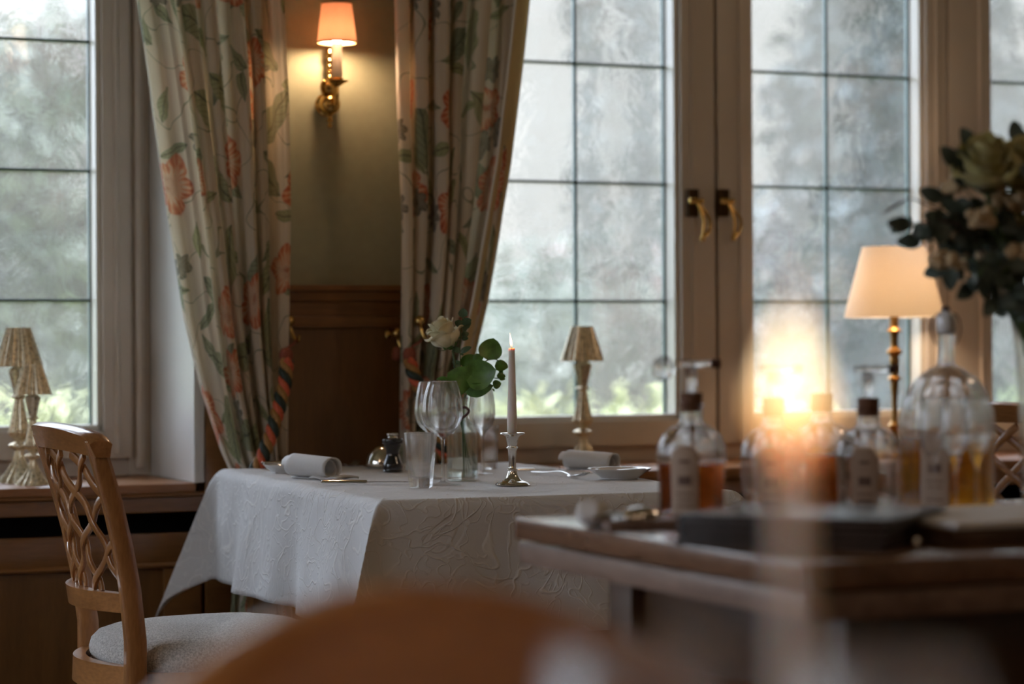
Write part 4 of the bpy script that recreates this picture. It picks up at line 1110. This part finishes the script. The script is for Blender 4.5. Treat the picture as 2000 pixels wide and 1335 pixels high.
CH = Vector((1.113, 4.35+.182, 0))
ch1 = make_chair(CH, 0, 'wooden lattice-back chair with grey seat at the left of the table')
c2 = copy_tree(ch1); pp = atD(2012, 800, 5.75); c2.location = (pp.x, pp.y, 0); c2.rotation_euler = (0, 0, math.radians(20))
c2['label'] = 'lattice-back chair half out of frame at the right edge, behind the bottles'
c3 = make_chair((.520, 1.235, 0), -PI/2+.20, 'blurred wooden chair crest in the near foreground at the bottom', arc=.092, ch=.06, pw_=2.0, TOP=.795)

# ================================================================== SERVICE COUNTER
CTZ = .80
cx0, cy0, cy1, cx1 = 1.325, 2.285, 3.08, 2.75
rt = thing('serving_table', ((cx0+cx1)/2, (cy0+cy1)/2, 0), 'blurred oak serving table with two thick stacked leaves carrying bottles', 'serving table'); off = -Vector(rt.location)
def sub(mb, name, mat, label=None):
    o = mb.build(name, mat, rt); o.location = off
    if label: o['label'] = label
    return o
sub(MB().box(cx0, cx1, cy0, cy1, CTZ-.030, CTZ, .003), 'upper_leaf', 'counter')
sub(MB().box(cx0+.004, cx1, cy0+.004, cy1-.004, CTZ-.064, CTZ-.034, .003), 'lower_leaf', 'counterside')
sub(MB().box(cx0+.12, cx1-.1, cy0+.10, cy1-.08, CTZ-.18, CTZ-.064, .003), 'apron', 'darkwood')
for x in (cx0+.10, cx1-.18):
    for y in (cy0+.08, cy1-.16): sub(MB().box(x, x+.07, y, y+.07, 0, CTZ-.064, .004), 'leg', 'darkwood')
sub(MB().box(cx0+.14, cx1-.14, cy0+.12, cy1-.12, .42, .445, .003), 'lower_shelf', 'darkwood')
def C(px, py, z=CTZ): return onZ(px, py, z)

def rfun(prof):
    tab = sorted([(z, r) for r, z in prof]); return lambda z: interp(tab, z)
def add_label(rt, prof, az, half, z0, z1, arch=.018):
    rf = rfun(prof)
    def fn(s, t):
        u = (s-.5)*2; zt_ = z1-arch*(1-math.sqrt(max(0, 1-u*u)))
        z = z0+(zt_-z0)*t; r = rf(z)+.0009; a = az+u*half
        return Vector((r*math.cos(a), r*math.sin(a), z))
    g = MB(); g.grid(fn, 14, 22); o = g.build('paper_label', 'label', rt, sharp=False); o['label'] = 'arched kraft paper label'
    m_ = o.modifiers.new('t', 'SOLIDIFY'); m_.thickness = .0004
    g = MB()
    for (zz, hw, th) in ((z1-.022, .35, .004), (z1-.048, .45, .012), (z1-.066, .6, .002), (z1-.074, .5, .002), (z0+.012, .6, .0025)):
        def f2(s, t, zz=zz, hw=hw, th=th):
            z = zz+(t-.5)*th; r = rf(z)+.0016; a = az+(s-.5)*2*half*hw; return Vector((r*math.cos(a), r*math.sin(a), z))
        if z0 < zz < z1: g.grid(f2, 6, 2)
    o2 = g.build('label_print', 'labelink', o, sharp=False)
AZ = math.atan2(-1, -0.0)  # towards -y
def toward(loc): return math.atan2(-loc.y, -loc.x)
def bottle(loc, R, zsh, label, liquid=None, fill=.0, lab=True, nk=.0165, neck=.028, pourer=True, turn=0., s=1.0, bulb=False):
    rt = thing('liquor_bottle', loc, label, 'bottle', 'glass liquor bottles')
    prof = [(R*.90, 0), (R*.94, .003), (R*.95, .03), (R*.97, zsh*.45), (R, zsh*.68), (R*.93, zsh*.83), (R*.70, zsh*.945), (nk*1.25, zsh*1.0), (nk, zsh+.008), (nk, zsh+neck-.004), (nk*1.18, zsh+neck)]
    out = smoothprof(prof, 6)
    inn = [(max(r-.0022, .0003), z) for r, z in out[::-1] if z > .006] + [(.0002, .006)]
    MB().lathe([(.0002, .0)] + out + inn, 56).build('bottle_glass', 'glass', rt, sharp=False)
    zt_ = zsh+neck
    MB().lathe([(.0002, zt_-.012), (nk*.85, zt_-.012), (nk*.95, zt_+.014), (.0002, zt_+.015)], 28).build('cork', 'cork', rt)
    if liquid:
        rf = rfun(out); lp = [(.0002, .0065)] + [(rf(.0065+(fill-.0065)*k/12)-.0026, .0065+(fill-.0065)*k/12) for k in range(13)] + [(.0002, fill)]
        MB().lathe(lp, 48).build('liquor', liquid, rt)
    if lab: add_label(rt, out, toward(loc)+turn, .42, .008, zsh*.80)
    if pourer:
        a = math.atan2(-ST, CT)   # across the view
        dx = Vector((math.cos(a), math.sin(a), 0))
        g = MB(); g.lathe([(.0002, zt_+.013), (.008, zt_+.013), (.0085, zt_+.05), (.0002, zt_+.052)], 20)
        g.tube([dx*-.020+Vector((0, 0, zt_+.054)), dx*.028+Vector((0, 0, zt_+.054))], .0055, 14)
        if bulb: g.sphere(dx*-.038+Vector((0, 0, zt_+.048)), .017, 24)
        g.build('glass_pourer', 'glass', rt, sharp=False)
        MB().tube([dx*.028+Vector((0, 0, zt_+.054)), dx*.040+Vector((0, 0, zt_+.054))], .0062, 14).build('pourer_tip', 'darkcap', rt)
    return rt
b1 = C(1351, 1012); bottle(b1, .0475, .128, 'round-shouldered bottle of dark amber liquor with kraft label, leftmost on the serving table', 'amber', .076, turn=-.20, neck=.030, bulb=True)
b2 = C(1512, 1008); bottle(b2, .0465, .122, 'clear liquor bottle with kraft label directly behind the blurred flame', 'water', .03, turn=-.1)
b3 = C(1606, 996); bottle(b3, .0480, .125, 'rounded bottle of golden orange liquor half behind the blurred flame', 'amber', .080, turn=.9, pourer=False)
b4 = C(1697, 1003); bottle(b4, .0465, .120, 'clear liquor bottle with arched kraft label, between the flame and the big flask', 'water', .02, turn=-.12)
# big flask
b5 = C(1850, 1003)
rt5 = thing('swing_top_flask', b5, 'large round glass flask of golden liquor with swing stopper', 'flask')
pf = [(.061, 0), (.064, .004), (.0665, .03), (.067, .10), (.0665, .130), (.061, .160), (.048, .183), (.030, .198), (.0155, .207), (.012, .218), (.0115, .245), (.0135, .252)]
out = smoothprof(pf, 6); inn = [(max(r-.0024, .0003), z) for r, z in out[::-1] if z > .006] + [(.0002, .006)]
MB().lathe([(.0002, 0)]+out+inn, 64).build('bottle_glass', 'glass', rt5, sharp=False)
rf = rfun(out); fl = .105
MB().lathe([(.0002, .0065)] + [(rf(.0065+(fl-.0065)*k/12)-.003, .0065+(fl-.0065)*k/12) for k in range(13)] + [(.0002, fl)], 56).build('liquor', 'gold', rt5)
g = MB(); g.lathe(smoothprof([(.0002, .25), (.011, .252), (.014, .262), (.013, .275), (.006, .283), (.0002, .284)]), 28); g.build('stopper', 'china', rt5)
g = MB()
for s in (-1, 1): g.tube(curve3([(s*.014*CT, -s*.014*ST, .236), (s*.020*CT, -s*.020*ST, .255), (s*.016*CT, -s*.016*ST, .275), (0, 0, .284)]), .0012, 6)
g.sphere((0, 0, .284), .006, 14); g.build('wire_bail', 'darkcap', rt5)
add_label(rt5, out, toward(b5)-.25, .30, .012, .115, .004)
# grappa glasses in front
for px, py, nm in ((1822, 1014, 'left'), (1866, 1018, 'middle'), (1908, 1014, 'right')):
    wineglass(C(px, py), .166, .0185, .0165, 'slim stemmed schnapps glass before the big flask, %s of three' % nm, zb=.50, name='schnapps_glass', cat='glass', group='schnapps glasses', stem=.003)

# stack of menus
mc = Vector((1.492, 2.552, 0))
for k in range(4):
    rt = thing('menu_folder', (mc.x+random.uniform(-.004, .004), mc.y+random.uniform(-.004, .004), CTZ+.0004+k*.0092), 'dark leather menu folder, %s in the stack on the serving table' % ['lowest', 'second lowest', 'second highest', 'topmost'][k], 'menu', 'stacked menu folders', rz=math.radians(-47+random.uniform(-2, 2)))
    g = MB(); g.box(-.128, .128, -.130, .130, 0, .0022, .001); g.box(-.128, .128, -.130, .130, .0064, .0088, .001); g.box(-.1285, -.1245, -.130, .130, .001, .0078, .001); g.build('cover', 'leather', rt)
    MB().box(-.124, .122, -.125, .125, .0024, .0062, 0).build('pages', 'darkwood', rt)
# board with spoon
bp_ = C(1280, 1026)
rt = thing('small_wooden_board', bp_, 'small round-edged wooden board in front of the amber bottle', 'board', rz=-.15)
MB().box(-.078, .078, -.045, .045, 0, .011, .005).build('board', 'counterside', rt)
rt = thing('serving_spoon', bp_+Vector((-.02, 0, .0115)), 'upturned silver serving spoon resting on the small wooden board', 'spoon', rz=.25)
g = MB()
g.grid(lambda s, t: Vector((.034*math.cos(2*PI*s)*math.sin(t*PI/2), .022*math.sin(2*PI*s)*math.sin(t*PI/2), .001+.014*math.cos(t*PI/2))), 28, 10); g.build('bowl', 'silver', rt, sharp=False)
MB().tube(curve3([(-.032, 0, .003), (-.05, 0, .008), (-.07, 0, .006), (-.085, 0, .003)]), .004, 10, flat=.5).build('handle', 'silver', rt)
rt = thing('napkin_bundle', bp_+Vector((-.083, .02, .0)), 'small crumpled white cloth at the left end of the wooden board', 'napkin')
g = MB(); g.grid(lambda s, t: Vector((.024*math.cos(2*PI*s)*math.sin(t*PI)*(1+.2*math.sin(6*PI*s+t*5)), .02*math.sin(2*PI*s)*math.sin(t*PI)*(1+.15*math.cos(8*PI*s)), .018-.0175*math.cos(t*PI))), 36, 14); g.build('cloth', 'napkin', rt, sharp=False)
# wooden tray with folded cloth at right
tp = C(2010, 1052)
rt = thing('wooden_tray', tp+Vector((.02, .06, 0)), 'low wooden tray at the right end of the serving table', 'tray', rz=0.02)
MB().box(-.17, .30, -.12, .13, 0, .020, .003).build('tray', 'darkwood', rt)
rt = thing('folded_napkin', tp+Vector((.02, .06, .0205)), 'flat folded white cloth lying on the wooden tray', 'napkin', rz=0.02)
MB().box(-.165, .29, -.115, .125, 0, .008, .003).build('cloth', 'napkin', rt)
# tongs / crumpled foil by the menus
kp = C(1790, 1062)
rt = thing('sugar_tongs', kp, 'small bright metal tongs beside the stack of menus', 'tongs', rz=.6)
g = MB(); g.tube(curve3([(-.03, -.012, .004), (0, -.011, .006), (.03, -.003, .008), (.038, 0, .010), (.03, .003, .008), (0, .011, .006), (-.03, .012, .004)]), .0032, 8)
g.sphere((-.032, -.012, .005), .006); g.sphere((-.032, .012, .005), .006); g.build('tongs', 'silver', rt)

# ================================================================== BOUQUET IN TALL GLASS
bd = 3.30
vq = atD(2006, 900, bd); base = Vector((vq.x, vq.y, CTZ))
rt = thing('trumpet_vase', base, 'tall slender glass vase at the right edge of the serving table', 'vase')
g = MB(); o_ = smoothprof([(.045, 0), (.046, .003), (.02, .008), (.008, .016), (.0085, .05), (.011, .12), (.014, .20), (.022, .27), (.034, .30)], 5)
i_ = [(r-.0022, z) for r, z in o_[::-1] if z > .03] + [(.0002, .03)]
g.lathe([(.0002, 0)]+o_+i_, 48); g.build('vase_body', 'glass', rt, sharp=False)
top = base+Vector((0, 0, .28))
fl_def = [(1925, 325, .036, 'pale yellow rose at the upper left of the bouquet', 'petal2'), (2010, 330, .040, 'pale yellow rose at the upper right of the bouquet', 'petal2'), (1965, 455, .030, 'pale yellow rose low in the bouquet', 'petal2')]
for i, (px, py, R, lb, mt) in enumerate(fl_def):
    c = atD(px, py, bd-.06+.05*i); rose(c, R, lb, mt, view, 'bouquet_rose', 'bouquet roses', stem=[c-Vector((0, 0, R)), (c+top)/2+Vector((.01, .01, -.02)), top-Vector((0, 0, .06))], seed=20+i, tilt=(.5, -.3))
rnd = random.Random(11)
BW = ['just under the right rose', 'between the upper roses and the low one', 'left of the low rose', 'farthest left and low', 'below the low rose on the left', 'lowest but one, near the vase', 'highest, left of the left rose', 'right of the low rose, below it', 'leftmost at mid height', 'tucked under the left rose', 'touching the bottom of the low rose', 'lowest, just above the vase rim']
GW = ['reaching farthest left', 'pointing left, just above the lamp shade', 'rising left of the upper left rose', 'pointing left at mid height', 'ending left beneath the thin spike', 'rising above the upper left rose', 'the tallest, at the top centre', 'hanging low on the left', 'drooping to the lower left', 'drooping beside the vase neck', 'in the middle left of the bunch', 'hanging straight over the vase rim', 'leaning out to the right', 'rising at the upper right edge']
bl = [(1990, 385), (1968, 420), (1915, 430), (1850, 500), (1890, 520), (1935, 540), (1870, 350), (1985, 500), (1860, 455), (1950, 385), (1925, 490), (1975, 555)]
for i, (px, py) in enumerate(bl):
    c = atD(px, py, bd+rnd.uniform(-.08, .02)); rt = thing('small_blossom', c, 'small beige blossom cluster in the right-edge bouquet, ' + BW[i], 'flower', 'beige blossoms')
    g = MB()
    for k in range(9): g.sphere((rnd.uniform(-.013, .013), rnd.uniform(-.013, .013), rnd.uniform(-.013, .013)), rnd.uniform(.006, .010), 10)
    g.build('buds', 'blossom', rt, sharp=False)
    MB().tube([v-c for v in curve3([c, (c+top)/2+Vector((0, 0, .02)), top-Vector((0, 0, .05))])], .0013, 6).build('stem', 'stem', rt)
ends = [(1775, 440), (1800, 470), (1868, 320), (1840, 390), (1850, 430), (1900, 290), (1985, 280), (1850, 520), (1895, 560), (1940, 585), (1880, 480), (1990, 590), (2030, 500), (2040, 350)]
for i, (px, py) in enumerate(ends):
    e = atD(px, py, bd+rnd.uniform(-.10, .06)); rt = thing('bouquet_greenery', top, 'dark eucalyptus stem of the right-edge bouquet, ' + GW[i], 'greenery', 'bouquet greenery')
    mid = (e+top)/2 + Vector((0, 0, .05))
    path = curve3([top-Vector((0, 0, .05)), mid, e]); MB().tube([v-top for v in path], .0016, 6).build('stem', 'twig' if i == 0 else 'stem', rt)
    for k in range(5, len(path), 2):
        p_ = path[k]; 
        for s in (-1, 1):
            d = Vector((rnd.uniform(-.6, .6), rnd.uniform(-.6, .6), rnd.uniform(-.6, .3))).normalized()*rnd.uniform(.028, .042)
            g = MB(); leafmesh(g, p_-top, p_+d-top, rnd.uniform(.020, .030), view+Vector((rnd.uniform(-.7, .7), 0, rnd.uniform(-.7, .7))), .1); g.build('leaf', 'leafgrey', rt, sharp=False)
    d = (e-mid).normalized()*.035
    g = MB(); leafmesh(g, e-top, e+d-top, .022, view, .1); g.build('leaf', 'leafgrey', rt, sharp=False)
e0 = atD(1772, 388, bd-.05); e1 = atD(1722, 417, bd-.05)
rt = thing('slender_twig', e0, 'thin dark purple leaf spike reaching left out of the bouquet', 'twig')
MB().tube([Vector((0, 0, 0)), (e1-e0)*.35, (e1-e0)*.7, e1-e0], [.0015, .0042, .004, .001], 8, flat=.5).build('leaf', 'twig', rt)
MB().tube([v-e0 for v in curve3([e0, atD(1800, 395, bd), atD(1880, 450, bd), top-Vector((0, 0, .05))])], .0012, 6).build('stem', 'twig', rt)

# ================================================================== NEAR TABLE WITH CANDLE AND GLASSES
tcx, tcy = .52, .60
rt = thing('near_table', (tcx, tcy, 0), 'table just below the frame carrying the blurred foreground candle', 'table')
MB().box(-.38, .38, -.36, .36, TZ-.03, TZ-.002, .004).build('tabletop', 'chair', rt)
for sx in (-1, 1):
    for sy in (-1, 1): MB().box(sx*.33-.028, sx*.33+.028, sy*.31-.028, sy*.31+.028, 0, TZ-.03, .004).build('leg', 'woodv', rt)
tablecloth('tablecloth', (tcx, tcy, 0), 0, .76, .72, .12, 'white cloth on the near table below the frame', (60, 60))
nc = atD(1546, 900, .92); nc.z = TOPZ
rt = thing('candle_holder', nc, 'silver candle holder under the blurred foreground candle', 'candlestick')
MB().lathe(smoothprof([(.0002, 0), (.033, 0), (.033, .004), (.012, .012), (.009, .03), (.014, .036), (.0002, .037)]), 40).build('stick', 'silver', rt)
LC = (H-.0445) - (TOPZ+.0375)
candle(nc+Vector((0, 0, .0375)), LC, .0080, .0042, 'lit taper candle blurred into a glow in the near foreground', (.0125, .052), 0.0)
light('POINT', 'near_candle_light', nc+Vector((0, 0, .0375+LC+.028)), .5, (1., .52, .2), .012)
for px, D, z, lb in ((1235, .86, .932, 'left of'), (1730, .80, .934, 'right of')):
    g0 = atD(px, 900, D); g0.z = TOPZ
    wineglass(g0, z-TOPZ, .036, .028, 'blurred wine glass in the near foreground, %s the candle' % lb)

# ================================================================== CEILING LAMPS (warm room light behind the camera)
for i, (x, y) in enumerate(((.2, .4), (2.4, 1.0), (1.2, -1.3), (3.6, 3.2), (-1.2, 2.2))):
    rt = thing('ceiling_lamp', (x, y, CE), 'round opal ceiling lamp, %s' % ['above the near table', 'above the serving table', 'behind the camera', 'near the right-hand windows', 'in the left part of the room'][i], 'ceiling lamp', 'opal ceiling lamps')
    MB().lathe(smoothprof([(.0002, -.09), (.08, -.085), (.14, -.06), (.16, -.02), (.16, -.012), (.0002, -.012)]), 40).build('opal_bowl', 'opal', rt)
    MB().lathe([(.0002, -.012), (.10, -.012), (.10, 0), (.0002, 0)], 32).build('ceiling_rose', 'brass', rt)
    light('POINT', 'ceiling_lamp_light', (x, y, CE-.16), (4.5, 3.5, 7, 9, 9)[i], (1., .70, .48), .12)
